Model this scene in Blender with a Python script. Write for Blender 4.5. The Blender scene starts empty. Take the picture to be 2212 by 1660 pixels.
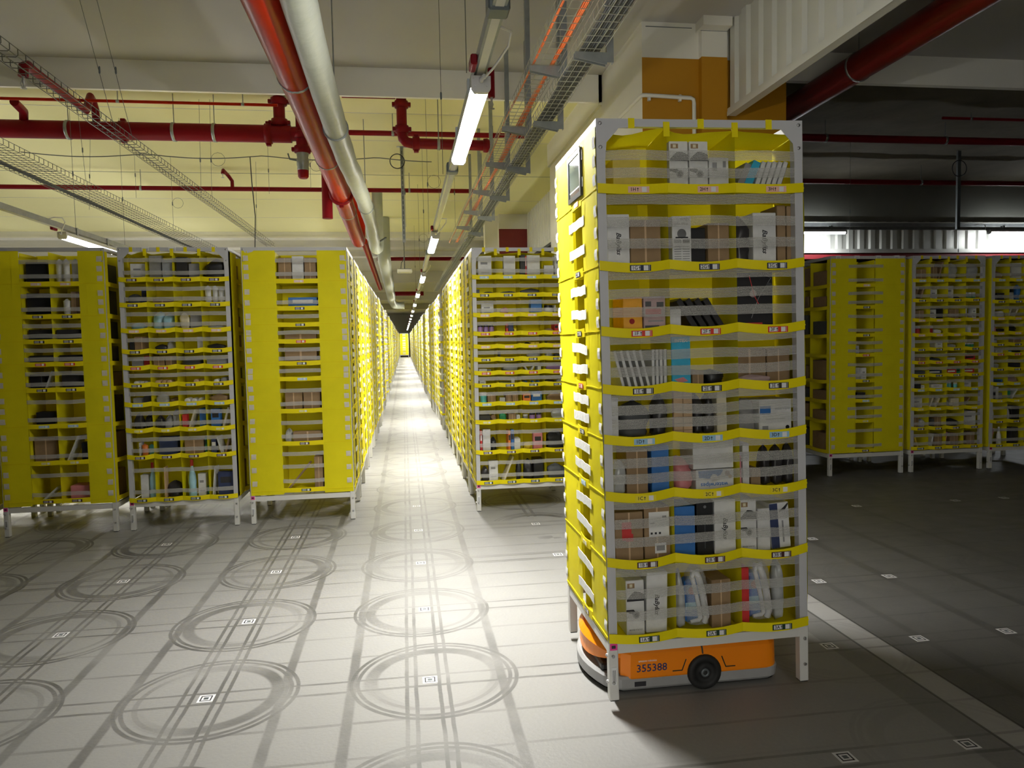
import bpy, math, random
from mathutils import Matrix, Vector, noise
R = math.radians
C = bpy.context.scene.collection
SC = bpy.context.scene
PI = math.pi

# ------------------------------------------------------------------ materials
M = {}
def _nt(name):
    m = bpy.data.materials.new(name); m.use_nodes = True
    nt = m.node_tree; nt.nodes.clear()
    return m, nt, nt.nodes, nt.links
def mat(name, col, rough=.5, metal=0., var=.12, scale=9., bump=0., coat=0., spec=.5):
    m, nt, N, L = _nt(name)
    out = N.new('ShaderNodeOutputMaterial'); b = N.new('ShaderNodeBsdfPrincipled')
    L.new(b.outputs[0], out.inputs[0])
    tc = N.new('ShaderNodeTexCoord'); nz = N.new('ShaderNodeTexNoise'); nz.inputs['Scale'].default_value = scale
    nz.inputs['Detail'].default_value = 4
    L.new(tc.outputs['Object'], nz.inputs['Vector'])
    mx = N.new('ShaderNodeMix'); mx.data_type = 'RGBA'
    L.new(nz.outputs[0], mx.inputs[0])
    lo = [c*(1-var) for c in col]; hi = [min(1, c*(1+var)) for c in col]
    mx.inputs[6].default_value = (*lo, 1); mx.inputs[7].default_value = (*hi, 1)
    L.new(mx.outputs[2], b.inputs['Base Color'])
    b.inputs['Roughness'].default_value = rough; b.inputs['Metallic'].default_value = metal
    b.inputs['Coat Weight'].default_value = coat; b.inputs['Specular IOR Level'].default_value = spec
    if bump:
        bp = N.new('ShaderNodeBump'); bp.inputs['Strength'].default_value = bump; bp.inputs['Distance'].default_value = .02
        L.new(nz.outputs[0], bp.inputs['Height']); L.new(bp.outputs[0], b.inputs['Normal'])
    M[name] = m
    return m
def fabric(name, col, trans, rough=.55):
    m, nt, N, L = _nt(name)
    out = N.new('ShaderNodeOutputMaterial'); b = N.new('ShaderNodeBsdfPrincipled'); t = N.new('ShaderNodeBsdfTranslucent')
    mx = N.new('ShaderNodeMixShader'); mx.inputs[0].default_value = trans
    L.new(b.outputs[0], mx.inputs[1]); L.new(t.outputs[0], mx.inputs[2]); L.new(mx.outputs[0], out.inputs[0])
    tc = N.new('ShaderNodeTexCoord'); nz = N.new('ShaderNodeTexNoise'); nz.inputs['Scale'].default_value = 7; nz.inputs['Detail'].default_value = 3
    L.new(tc.outputs['Object'], nz.inputs['Vector'])
    cm = N.new('ShaderNodeMix'); cm.data_type = 'RGBA'; L.new(nz.outputs[0], cm.inputs[0])
    cm.inputs[6].default_value = (*[c*.92 for c in col], 1); cm.inputs[7].default_value = (*[min(1, c*1.06) for c in col], 1)
    L.new(cm.outputs[2], b.inputs['Base Color']); L.new(cm.outputs[2], t.inputs['Color'])
    b.inputs['Roughness'].default_value = rough; b.inputs['Specular IOR Level'].default_value = .15
    bp = N.new('ShaderNodeBump'); bp.inputs['Strength'].default_value = .25; bp.inputs['Distance'].default_value = .02
    L.new(nz.outputs[0], bp.inputs['Height']); L.new(bp.outputs[0], b.inputs['Normal'])
    M[name] = m
def emis(name, col, st):
    m, nt, N, L = _nt(name)
    out = N.new('ShaderNodeOutputMaterial'); e = N.new('ShaderNodeEmission')
    e.inputs[0].default_value = (*col, 1); e.inputs[1].default_value = st
    L.new(e.outputs[0], out.inputs[0]); M[name] = m
class X:                                    # tiny node-expression helper
    nt = None
    def __init__(s, sock): s.s = sock
    @staticmethod
    def m(op, a, b=None, c=None, clamp=False):
        n = X.nt.nodes.new('ShaderNodeMath'); n.operation = op; n.use_clamp = clamp
        for i, v in enumerate((a, b, c)):
            if v is None: continue
            if isinstance(v, X): X.nt.links.new(v.s, n.inputs[i])
            else: n.inputs[i].default_value = v
        return X(n.outputs[0])
    def __add__(s, o): return X.m('ADD', s, o)
    def __sub__(s, o): return X.m('SUBTRACT', s, o)
    def __mul__(s, o): return X.m('MULTIPLY', s, o)
    def abs(s): return X.m('ABSOLUTE', s)
    def lt(s, o): return X.m('LESS_THAN', s, o)
    def gt(s, o): return X.m('GREATER_THAN', s, o)
    def max(s, o): return X.m('MAXIMUM', s, o)
    def near(s, c, w, soft=.5):            # 1 within w of c, fading out over soft*w
        d = (s - c).abs()
        return X.m('MULTIPLY_ADD', d, -1/(w*soft), (1+soft)/soft, True)

def elastic(name, base=.38, amp=.20):
    m, nt, N, L = _nt(name); X.nt = nt
    out = N.new('ShaderNodeOutputMaterial'); tc = N.new('ShaderNodeTexCoord'); sp = N.new('ShaderNodeSeparateXYZ')
    L.new(tc.outputs['Object'], sp.inputs[0])
    nz = N.new('ShaderNodeTexNoise'); nz.inputs['Scale'].default_value = 6; L.new(tc.outputs['Object'], nz.inputs['Vector'])
    z = X(sp.outputs[2]) + X(nz.outputs[0])*.004
    w = X.m('SINE', z*(2*PI/.0048))
    fac = X.m('MULTIPLY_ADD', w, amp, base, True)
    d = N.new('ShaderNodeBsdfPrincipled'); d.inputs['Base Color'].default_value = (.56, .55, .52, 1); d.inputs['Roughness'].default_value = .75
    t = N.new('ShaderNodeBsdfTransparent'); mx = N.new('ShaderNodeMixShader')
    L.new(fac.s, mx.inputs[0]); L.new(t.outputs[0], mx.inputs[1]); L.new(d.outputs[0], mx.inputs[2]); L.new(mx.outputs[0], out.inputs[0])
    M[name] = m
def plastic_film(name, col, a):
    m, nt, N, L = _nt(name)
    out = N.new('ShaderNodeOutputMaterial'); b = N.new('ShaderNodeBsdfPrincipled'); b.inputs['Base Color'].default_value = (*col, 1)
    b.inputs['Roughness'].default_value = .12; t = N.new('ShaderNodeBsdfTransparent'); mx = N.new('ShaderNodeMixShader')
    nz = N.new('ShaderNodeTexNoise'); nz.inputs['Scale'].default_value = 25; tc = N.new('ShaderNodeTexCoord'); L.new(tc.outputs['Object'], nz.inputs['Vector'])
    bp = N.new('ShaderNodeBump'); bp.inputs['Strength'].default_value = .8; bp.inputs['Distance'].default_value = .01
    L.new(nz.outputs[0], bp.inputs['Height']); L.new(bp.outputs[0], b.inputs['Normal'])
    mx.inputs[0].default_value = a
    L.new(t.outputs[0], mx.inputs[1]); L.new(b.outputs[0], mx.inputs[2]); L.new(mx.outputs[0], out.inputs[0]); M[name] = m

YEL = (.86, .76, .014)
fabric('yellow_fabric', YEL, .22)
fabric('yellow_lip', (.84, .70, .006), .06)
elastic('elastic_mesh', .31, .12); elastic('elastic_thin', .34, .08)
mat('white_elastic', (.70, .70, .66), .9, var=.12, scale=60, bump=.12)
mat('beige_elastic', (.58, .54, .43), .9, var=.12, scale=60)
mat('frame_grey', (.50, .50, .52), .42, var=.05)
mat('leg_white', (.62, .61, .58), .45, var=.06)
mat('steel', (.55, .55, .56), .3, .9)
mat('galvanised', (.31, .33, .33), .38, .75, var=.25, scale=14)
mat('dark_metal', (.13, .15, .16), .45, .4)
mat('beam_paint', (.92, .90, .84), .8, var=.04, scale=1.5)
mat('white_paint', (.74, .72, .65), .8, var=.06, scale=1.5, bump=.1)
mat('ceiling_yellow_bounce', (.88, .84, .46), .9, var=.04, scale=.8)  # yellow light bounced off the pods is put into this ceiling colour
mat('far_ceiling_dim', (.56, .53, .40), .9, var=.06, scale=.8)  # far ceiling and beams: dimmer light up there put into the colour
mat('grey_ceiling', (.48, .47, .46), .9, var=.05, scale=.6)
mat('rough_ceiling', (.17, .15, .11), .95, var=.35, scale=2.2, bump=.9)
mat('concrete_wall', (.22, .22, .19), .9, var=.15, scale=1.5)
mat('orange_paint', (.44, .20, .001), .6, var=.04)
mat('maroon_paint', (.17, .008, .012), .5, var=.1)
mat('red_pipe', (.17, .005, .010), .4, var=.15, scale=4, spec=.12)
mat('red_dark', (.15, .007, .005), .4, var=.15, scale=4)
mat('red_gloss', (.34, .016, .004), .3, var=.2, scale=5, spec=.07)
mat('insulation', (.37, .39, .34), .45, var=.08, scale=5, bump=.7)
mat('orange_cable', (.75, .17, .04), .5)
mat('black_cable', (.018, .02, .02), .5)
mat('wire', (.10, .11, .10), .5, .3)
mat('tray_wire', (.45, .45, .38), .35, .7)
mat('tray_backlit', (.10, .10, .08), .45, .5)  # darker copy of the tray wire: backlit shade put into the colour
mat('sheet_metal', (.58, .58, .53), .45, .15, var=.05, scale=2)
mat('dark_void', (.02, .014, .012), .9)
mat('robot_orange', (.95, .26, .003), .38, var=.05, coat=.2)
mat('robot_grey', (.33, .33, .33), .55, var=.2)
mat('rubber', (.012, .012, .012), .7)
mat('black_plastic', (.02, .02, .022), .4)
mat('pink_tag', (.75, .05, .28), .5)
mat('white_card', (.72, .72, .72), .5, var=.04)
mat('ink', (.02, .02, .025), .6)
mat('navy_ink', (.03, .03, .12), .6)
mat('white_ink', (.8, .8, .8), .6)
mat('screen_glass', (.16, .21, .19), .08, coat=.6)
emis('lamp_white', (1, .985, .935), 160.)
emis('lamp_far', (.93, .97, 1), 75.)
for k, c, r in [('br', (.29, .19, .10), .75), ('wh', (.66, .66, .66), .5), ('bk', (.014, .014, .016), .45), ('gy', (.26, .26, .27), .6),
             ('bl', (.035, .16, .46), .45), ('lb', (.36, .60, .72), .35), ('rd', (.60, .035, .035), .5), ('pk', (.62, .22, .24), .5), ('gn', (.03, .30, .13), .45),
             ('cr', (.66, .60, .44), .6), ('or', (.80, .22, .04), .45), ('tl', (.12, .52, .52), .35), ('pu', (.34, .20, .46), .4), ('ye', (.78, .60, .06), .5),
             ('nv', (.03, .045, .12), .5), ('dk', (.035, .033, .035), .35), ('dg', (.075, .08, .085), .6), ('wo', (.58, .40, .24), .7), ('sil', (.34, .36, .38), .25),
             ('yo', (.85, .40, .02), .45), ('ol', (.22, .22, .05), .6), ('cl', (.42, .43, .43), .14), ('yb', (.70, .56, .10), .5), ('cy', (.04, .42, .66), .45), ('rs', (.45, .33, .33), .5)]:
    mat('item_'+k, c, r, var=.18, scale=24)
plastic_film('clear_film', (.75, .76, .76), .30)
for k, c in [('H', (.80, .48, .36)), ('G', (.015, .02, .05)), ('F', (.62, .035, .02)), ('E', (.03, .025, .02)), ('D', (.30, .50, .68)), ('C', (.80, .66, .02)), ('B', (.055, .012, .015)), ('A', (.01, .035, .02))]:
    mat('tag_'+k, c, .5, var=.03)

# ------------------------------------------------------------------ mesh builder
_txt = {}
def text_geo(s):
    if s not in _txt:
        cu = bpy.data.curves.new('t', 'FONT'); cu.body = s; cu.align_x = 'CENTER'; cu.align_y = 'CENTER'; cu.size = 1; cu.resolution_u = 2; cu.offset = .014
        if s == 'BaByliss': cu.shear = .35; cu.offset = .022
        o = bpy.data.objects.new('t', cu); C.objects.link(o)
        dg = bpy.context.evaluated_depsgraph_get(); me = bpy.data.meshes.new_from_object(o.evaluated_get(dg))
        _txt[s] = ([tuple(v.co) for v in me.vertices], [tuple(p.vertices) for p in me.polygons])
        bpy.data.meshes.remove(me); bpy.data.objects.remove(o); bpy.data.curves.remove(cu)
    return _txt[s]
class MB:
    def __init__(s, T=None): s.v = []; s.f = []; s.m = []; s.mats = []; s.sm = []; s.T = T
    def mi(s, m):
        if m not in s.mats: s.mats.append(m)
        return s.mats.index(m)
    def add(s, vs, fs, m, smooth=False):
        b = len(s.v); i = s.mi(m)
        s.v += [tuple(s.T(*p)) if s.T else tuple(p) for p in vs]
        for f in fs: s.f.append([b+k for k in f]); s.m.append(i); s.sm.append(smooth)
        return s
    def box(s, a, b, m):
        x0, y0, z0 = a; x1, y1, z1 = b
        return s.add([(x0,y0,z0),(x1,y0,z0),(x1,y1,z0),(x0,y1,z0),(x0,y0,z1),(x1,y0,z1),(x1,y1,z1),(x0,y1,z1)],
              [(0,3,2,1),(4,5,6,7),(0,1,5,4),(1,2,6,5),(2,3,7,6),(3,0,4,7)], m)
    def cbox(s, a, b, c, m):               # box with chamfered edges
        x0, y0, z0 = a; x1, y1, z1 = b
        vs = []; idx = {}
        def V(*p):
            idx.setdefault(p, len(vs))
            if idx[p] == len(vs): vs.append(p)
            return idx[p]
        X_, Y_, Z_ = (x0, x1), (y0, y1), (z0, z1); fs = []
        def cor(i, j, k, ax):
            p = [X_[i], Y_[j], Z_[k]]; q = (i, j, k)
            for a_ in range(3):
                if a_ != ax: p[a_] += c*(1 if q[a_] == 0 else -1)
            return V(*p)
        for ax in range(3):
            o1, o2 = [a_ for a_ in range(3) if a_ != ax]
            for e in (0, 1):
                q = []
                for (u, w) in ((0,0),(1,0),(1,1),(0,1)):
                    k = [0,0,0]; k[ax] = e; k[o1] = u; k[o2] = w; q.append(cor(*k, ax))
                fs.append(q)
            for (u, w) in ((0,0),(1,0),(1,1),(0,1)):
                k = [0,0,0]; k[o1] = u; k[o2] = w; k0 = list(k); k1 = list(k); k1[ax] = 1
                fs.append([cor(*k0, o1), cor(*k1, o1), cor(*k1, o2), cor(*k0, o2)])
        for i in (0,1):
            for j in (0,1):
                for k in (0,1): fs.append([cor(i,j,k,0), cor(i,j,k,1), cor(i,j,k,2)])
        return s.add(vs, fs, m)
    def prism(s, pts, ax, a, b, m):        # polygon pts extruded along axis ax from a to b
        def P(p, t):
            q = list(p); q.insert(ax, t); return tuple(q)
        n = len(pts); vs = [P(p, a) for p in pts]+[P(p, b) for p in pts]
        return s.add(vs, [tuple(range(n))[::-1], tuple(range(n, 2*n))]+[(i, (i+1) % n, n+(i+1) % n, n+i) for i in range(n)], m)
    def tube(s, path, r, m, n=8, caps=True, smooth=True):
        P = [Vector(p) for p in path]; vs = []; fs = []
        rr = r if isinstance(r, (list, tuple)) else [r]*len(P)
        up = None
        for i, p in enumerate(P):
            t = (P[min(i+1, len(P)-1)]-P[max(i-1, 0)]).normalized()
            if up is None: up = Vector((0,0,1)) if abs(t.z) < .9 else Vector((1,0,0))
            a = t.cross(up)
            if a.length < 1e-4: a = t.cross(Vector((1,.3,0)))
            a.normalize(); up = a.cross(t).normalized()
            for k in range(n):
                an = 2*PI*(k+.5)/n; vs.append(tuple(p+(a*math.cos(an)+up*math.sin(an))*rr[i]))
        for i in range(len(P)-1):
            for k in range(n): fs.append((i*n+k, i*n+(k+1) % n, (i+1)*n+(k+1) % n, (i+1)*n+k))
        s.add(vs, fs, m, smooth)
        if caps:
            s.add(vs[:n], [tuple(range(n))], m); s.add(vs[-n:], [tuple(range(n))[::-1]], m)
        return s
    def lathe(s, prof, m, n=16, o=(0,0,0), ax=2, smooth=True):
        vs = []; fs = []
        for (r, h) in prof:
            for k in range(n):
                a = 2*PI*k/n; p = [r*math.cos(a), r*math.sin(a)]; p.insert(ax, h)
                vs.append(tuple(p[i]+o[i] for i in range(3)))
        for i in range(len(prof)-1):
            for k in range(n): fs.append((i*n+k, i*n+(k+1) % n, (i+1)*n+(k+1) % n, (i+1)*n+k))
        s.add(vs, fs, m, smooth)
        for i in (0, len(prof)-1):
            if prof[i][0] > 1e-5: s.add(vs[i*n:(i+1)*n], [tuple(range(n))], m)
        return s
    def sweep(s, P, hgt, th, m, dz=0.):    # upright strip through points (u,w,z_bottom)
        vs = []; fs = []; n = len(P)
        for (u, w, z) in P: vs += [(u,w,z),(u,w+th,z),(u,w+th,z+hgt),(u,w,z+hgt)]
        for i in range(n-1):
            a = 4*i; b = a+4
            fs += [(a,b,b+3,a+3),(a+1,a+2,b+2,b+1),(a,a+1,b+1,b),(a+3,b+3,b+2,a+2)]
        fs += [(0,3,2,1),(4*n-4,4*n-3,4*n-2,4*n-1)]
        return s.add(vs, fs, m, False)
    def grid(s, nu, nv, fn, m, smooth=True):
        vs = [fn(i/nu, j/nv) for j in range(nv+1) for i in range(nu+1)]
        return s.add(vs, [(j*(nu+1)+i, j*(nu+1)+i+1, (j+1)*(nu+1)+i+1, (j+1)*(nu+1)+i) for j in range(nv) for i in range(nu)], m, smooth)
    def text(s, st, u, w, z, size, m, rot=0., flip=False):   # lettering on a plane facing -w
        vs, fs = text_geo(st); c, q = math.cos(rot), math.sin(rot)
        return s.add([(u+(c*x-q*y)*size, w, z+(q*x+c*y)*size) for x, y, _ in vs], [f[::-1] if flip else f for f in fs], m)
    def build(s, name, parent=None, loc=None):
        me = bpy.data.meshes.new(name); me.from_pydata(s.v, [], s.f)
        for m in s.mats: me.materials.append(M[m])
        me.polygons.foreach_set('material_index', s.m); me.polygons.foreach_set('use_smooth', s.sm); me.update()
        o = bpy.data.objects.new(name, me); C.objects.link(o)
        if parent: o.parent = parent
        if loc: o.location = loc
        return o
LABELS = {}
def tag(o, label, cat, group=None, kind=None):
    n = len(label.split()); assert 4 <= n <= 16, (n, label)
    assert label not in LABELS, label
    LABELS[label] = 1
    o['label'] = label; o['category'] = cat
    if group: o['group'] = group
    if kind: o['kind'] = kind
    return o
def struct(o): o['kind'] = 'structure'; return o
def empty(name, loc=(0,0,0), rz=0.):
    o = bpy.data.objects.new(name, None); C.objects.link(o); o.location = loc; o.rotation_euler = (0, 0, rz); o.empty_display_size = .1
    return o
def kids(o): return KIDS.get(o.name, [])
KIDS = {}
def dup(root, loc, label, group=None, rz=None):
    r = root.copy(); C.objects.link(r); r.location = loc
    if rz is not None: r.rotation_euler = (0, 0, rz)
    if label in LABELS: raise Exception(label)
    LABELS[label] = 1; r['label'] = label
    if group: r['group'] = group
    for ch in list(root.children):
        c = ch.copy(); C.objects.link(c); c.parent = r
        for g in list(ch.children):
            d = g.copy(); C.objects.link(d); d.parent = c
    return r
def arc(u0, u1, z, w0, bulge, sag, n=8):
    return [(u0+(u1-u0)*i/n, w0-bulge*math.sin(PI*i/n), z-sag*math.sin(PI*i/n)) for i in range(n+1)]
ORD = 'zeroth first second third fourth fifth sixth seventh eighth ninth tenth eleventh twelfth'.split()
def nth(n):
    if n < 13: return ORD[n]
    return '%d%s' % (n, 'th' if 10 < n % 100 < 14 else {1: 'st', 2: 'nd', 3: 'rd'}.get(n % 10, 'th'))
# ------------------------------------------------------------------ floor with tyre marks
GX, GY = 1.05, .9738
def floor_mat():
    m, nt, N, L = _nt('concrete_floor'); X.nt = nt
    out = N.new('ShaderNodeOutputMaterial'); b = N.new('ShaderNodeBsdfPrincipled'); L.new(b.outputs[0], out.inputs[0])
    tc = N.new('ShaderNodeTexCoord'); sp = N.new('ShaderNodeSeparateXYZ'); L.new(tc.outputs['Object'], sp.inputs[0])
    def nz(scale, det=3, vec=None):
        n = N.new('ShaderNodeTexNoise'); n.inputs['Scale'].default_value = scale; n.inputs['Detail'].default_value = det
        L.new(tc.outputs['Object'], n.inputs['Vector']); return X(n.outputs[0])
    x, y = X(sp.outputs[0]), X(sp.outputs[1])
    ix = X.m('ROUND', x*(1/GX)); iy = X.m('ROUND', y*(1/GY))
    u = x - ix*GX; v = y - iy*GY
    big, mid, fine = nz(.9), nz(5), nz(60, 2)
    wob = (mid - .5)*.012
    # hash per cell and per line so that repeats differ
    h1 = X.m('FRACT', X.m('ABSOLUTE', X.m('SINE', ix*12.9 + iy*78.2)*437.5))
    hx = X.m('FRACT', X.m('ABSOLUTE', X.m('SINE', ix*41.3)*91.7)); hy = X.m('FRACT', X.m('ABSOLUTE', X.m('SINE', iy*27.1)*53.3))
    uu = u + (h1 - .5)*.05; vv = v + (h1*1.7 - .85)*.03
    r = X.m('SQRT', uu*uu + vv*vv) + wob
    ang = X.m('ARCTAN2', vv, uu) + h1*6.28
    thick = X.m('MULTIPLY_ADD', X.m('SINE', ang), .5, .5, True)
    ring = (r.near(.405, .008)*1.).max(r.near(.374, .008)*.9).max(r.near(.318, .010)*.45).max(r.near(.312, .026)*thick*1.)
    inx = x.lt(.60).max(y.gt(3.1)*x.lt(1.6)); far = x.gt(1.65)
    ring = ring*(inx.max(far*.22*h1))
    lx = ((u+wob).near(.045, .0075)*.9).max((u+wob).near(.088, .0075)*.85).max((u+wob).near(-.068, .0075)*.9).max((u+wob).near(-.112, .0075)*.85).max((u+wob).near(-.375, .019)*.8).max((u+wob).near(.352, .019)*.8)
    lx = lx*x.lt(.62)
    side = (u.near(-.02, .012).max(u.near(.045, .012)))*y.gt(3.2)*x.gt(.62)*x.lt(1.6)*.8
    frt = (x.near(2.66, .02).max(x.near(3.12, .03)).max(x.near(3.6, .025)).max(x.near(4.15, .02)))*.45
    ly = ((v+wob).near(.052, .007)*.75).max((v+wob).near(-.058, .008)*.8).max((v+wob).near(.33, .007)*.5).max((v+wob).near(-.36, .008)*.55).max((v+wob).near(.085, .006)*hy*.7).max((v+wob).near(-.088, .006)*hy*.7)
    ly = ly*(x.lt(1.75).max(.75))
    worn = X.m('MULTIPLY_ADD', nz(2.3, 5), 2.6, -.55, True)
    marks = ring.max(lx).max(side).max(frt).max(ly)*worn
    aisle = x.near(.0, .32, .8)*y.gt(1.0)
    marks = marks*(X.m('SUBTRACT', 1., aisle*.35))
    # paler strip and darker strip on the open side
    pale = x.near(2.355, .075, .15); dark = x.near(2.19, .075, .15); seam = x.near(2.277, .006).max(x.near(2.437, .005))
    stain = ((x-1.12)*(x-1.12)*9 + (y-2.45)*(y-2.45)*60)
    stain = X.m('SUBTRACT', 1., stain*4., None, True)*mid.gt(.52)*.35
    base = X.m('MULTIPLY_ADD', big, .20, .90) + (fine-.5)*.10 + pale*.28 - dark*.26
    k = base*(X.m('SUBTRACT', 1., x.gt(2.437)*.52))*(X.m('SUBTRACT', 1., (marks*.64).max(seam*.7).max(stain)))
    cm = N.new('ShaderNodeCombineXYZ')
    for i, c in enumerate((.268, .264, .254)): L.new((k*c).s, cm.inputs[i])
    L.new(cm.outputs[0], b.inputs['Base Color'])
    L.new((X.m('MULTIPLY_ADD', mid, .25, .34) - marks*.06).s, b.inputs['Roughness']); b.inputs['Specular IOR Level'].default_value = .35
    bp = N.new('ShaderNodeBump'); bp.inputs['Strength'].default_value = .12; bp.inputs['Distance'].default_value = .01
    L.new(fine.s, bp.inputs['Height']); L.new(bp.outputs[0], b.inputs['Normal'])
    M['concrete_floor'] = m
floor_mat()
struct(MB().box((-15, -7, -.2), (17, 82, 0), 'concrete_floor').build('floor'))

ZC = 4.79
struct(MB().box((-15, 5.2, ZC), (3.2, 18.4, ZC+.2), 'ceiling_yellow_bounce').build('ceiling'))
struct(MB().box((-15, 18.4, ZC), (3.2, 82, ZC+.2), 'far_ceiling_dim').build('ceiling_back'))
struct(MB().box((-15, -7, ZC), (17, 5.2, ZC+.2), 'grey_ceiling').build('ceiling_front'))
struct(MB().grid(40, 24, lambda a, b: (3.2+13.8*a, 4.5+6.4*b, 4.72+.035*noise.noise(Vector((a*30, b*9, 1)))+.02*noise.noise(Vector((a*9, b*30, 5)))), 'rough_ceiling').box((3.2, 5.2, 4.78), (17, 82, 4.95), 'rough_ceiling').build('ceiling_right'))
b_ = MB().box((-15, 5.2, 4.47), (2.34, 5.25, ZC), 'beam_paint'); struct(b_.build('beam_1'))
struct(MB().box((3.87, 4.28, 4.47), (17, 4.36, ZC), 'beam_paint').build('beam_2'))
for i, (y0, y1, z0) in enumerate([(18.0, 18.5, 4.62), (19.6, 20.2, 4.56), (22.6, 23.1, 4.62), (30, 30.6, 4.3), (44, 44.6, 4.3), (58, 58.6, 4.3)]):
    bm_ = 'white_paint' if i < 3 else 'far_ceiling_dim'; struct(MB().box((-15, y0, z0), (3.2, y1, ZC), bm_).box((-15, y0-.02, z0), (3.2, y0, z0+.05), bm_).build('beam_%d' % (i+3)))
jt = MB()
for y in (6.9, 8.3, 10.7, 13.2, 15.6): jt.box((-15, y, ZC-.004), (3.2, y+.012, ZC), 'dark_metal' if y == 10.7 else 'white_paint')
struct(jt.build('trim_ceiling_joint'))
struct(MB().box((-15.2, -7, 0), (-15, 82, ZC), 'white_paint').build('wall_left'))
struct(MB().box((-15, 81.8, 0), (17, 82, ZC), 'white_paint').build('wall_back'))
struct(MB().box((16.8, -7.2, 0), (17, 82, ZC), 'concrete_wall').build('wall_right'))
struct(MB().box((-15, -7.2, 0), (-1.2, -7, ZC), 'concrete_wall').build('wall_added_front'))  # unseen, added so that outside light enters only by a gap
struct(MB().box((.9, -7.2, 0), (17, -7, ZC), 'concrete_wall').build('wall_added_front_right'))  # unseen, added to keep that light off the open side
struct(MB().box((-1.40, -7, 0), (-1.25, -1.7, ZC), 'concrete_wall').build('wall_added_partition'))  # unseen partition added to shield the left pods from that light
# column pier with the orange band, and the maroon one further on
c = MB().box((2.34, 3.70, 0), (3.87, 8.4, ZC), 'white_paint').box((2.34, 3.694, 0), (2.93, 3.70, 4.44), 'orange_paint').box((3.22, 3.694, 0), (3.87, 3.70, 4.44), 'orange_paint')
c.box((2.93, 3.62, 0), (3.20, 3.70, 4.44), 'orange_paint').box((2.93, 3.62, 4.44), (3.20, 3.70, 4.70), 'white_paint').box((2.90, 3.5, 4.70), (3.2, 3.7, 4.79), 'white_paint')
c.box((2.38, 3.693, 4.74), (2.86, 3.70, 4.745), 'dark_metal').box((2.92, 3.617, 4.69), (3.2, 3.62, 4.694), 'dark_metal').box((2.30, 5.2, 4.44), (2.34, 8.4, ZC), 'white_paint')
struct(c.build('column_1'))
c = MB().box((2.34, 14.92, 0), (3.3, 17.4, ZC), 'white_paint').box((2.34, 14.914, 0), (3.3, 14.92, 4.42), 'maroon_paint').box((2.02, 15.2, 0), (2.34, 15.5, ZC), 'white_paint')
struct(c.build('column_2'))
def curtain_y(x, y0, y1, z0, name, tname):
    pts = []; y = y0; k = 0
    prof = [(0,0),(.10,0),(.125,.035),(.225,.035),(.25,0)]
    while y < y1:
        for dy, dx in prof[:-1]: pts.append((min(y+dy, y1), x+dx))
        y += .25
    pts.append((y1, x))
    mb = MB()
    for (ya, xa), (yb, xb) in zip(pts, pts[1:]):
        if yb > ya: mb.add([(xa,ya,z0),(xb,yb,z0),(xb,yb,ZC),(xa,ya,ZC),(xa+.004,ya,z0),(xb+.004,yb,z0),(xb+.004,yb,ZC),(xa+.004,ya,ZC)], [(0,1,2,3),(7,6,5,4)], 'sheet_metal')
    struct(mb.build(name))
    struct(MB().box((x-.03, y0, z0-.06), (x+.06, y1, z0+.01), 'sheet_metal').box((x-.034, y0, z0-.064), (x-.03, y1, z0-.02), 'sheet_metal').build(tname))
curtain_y(3.22, -6.5, 3.60, 3.92, 'partition_1', 'trim_1')
curtain_y(3.05, 8.4, 14.9, 3.75, 'partition_2', 'trim_2')
# cross wall of the open side: concrete above, corrugated sheet below, dark opening under it
mb = MB().box((3.9, 10.8, 3.98), (16.8, 11.0, 4.75), 'concrete_wall'); struct(mb.build('wall_right_back'))
mb = MB(); x = 3.9; mb.T = None
while x < 16.7:
    for (a, da), (b, db) in zip([(0,0),(.09,0),(.12,.04),(.21,.04),(.24,0)], [(.09,0),(.12,.04),(.21,.04),(.24,0),(.25,0)]):
        mb.add([(x+a, 10.82+da, 3.38), (x+b, 10.82+db, 3.38), (x+b, 10.82+db, 3.99), (x+a, 10.82+da, 3.99)], [(0,1,2,3)], 'sheet_metal')
    x += .25
struct(mb.build('partition_3'))
struct(MB().box((3.9, 10.72, 3.32), (16.8, 10.86, 3.40), 'sheet_metal').build('trim_3'))
struct(MB().box((3.9, 10.70, 3.86), (16.8, 10.80, 3.93), 'galvanised').box((3.9, 10.66, 3.93), (16.8, 10.80, 3.945), 'sheet_metal').build('trim_4'))
struct(MB().box((3.9, 10.75, 3.20), (16.8, 10.9, 3.32), 'maroon_paint').build('beam_9'))
struct(MB().box((3.9, 14.0, 0), (16.8, 14.2, 4.7), 'dark_void').build('void_backing'))  # near-black sheet put in as the darkness past the opening

# ------------------------------------------------------------------ floor code markers
def marker_mesh():
    mb = MB().box((-.036, -.036, .0003), (.036, .036, .0010), 'white_card')
    for a, b in (((-.026,-.026),(.026,-.020)), ((-.026,.020),(.026,.026)), ((-.026,-.020),(-.020,.020)), ((.020,-.020),(.026,.020))):
        mb.box((*a, .0011), (*b, .0014), 'ink')
    return mb.box((-.011, -.011, .0011), (.011, .011, .0014), 'dark_metal')
mk = []
for j in range(0, 5): mk.append((0, j*GY, '%s white code sticker up the aisle lane from the front' % nth(j+1)))
for j in range(0, 4): mk.append((-GX, j*GY, '%s white code sticker in the wheel-marked lane left of the aisle' % nth(j+1)))
for j in range(1, 4): mk.append((-2*GX, j*GY, '%s white code sticker in the dim lane before the four-column pod' % nth(j)))
for j in (2, 3): mk.append((GX, j*GY, '%s code sticker on the bare concrete behind the robot' % nth(j-1)))
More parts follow.
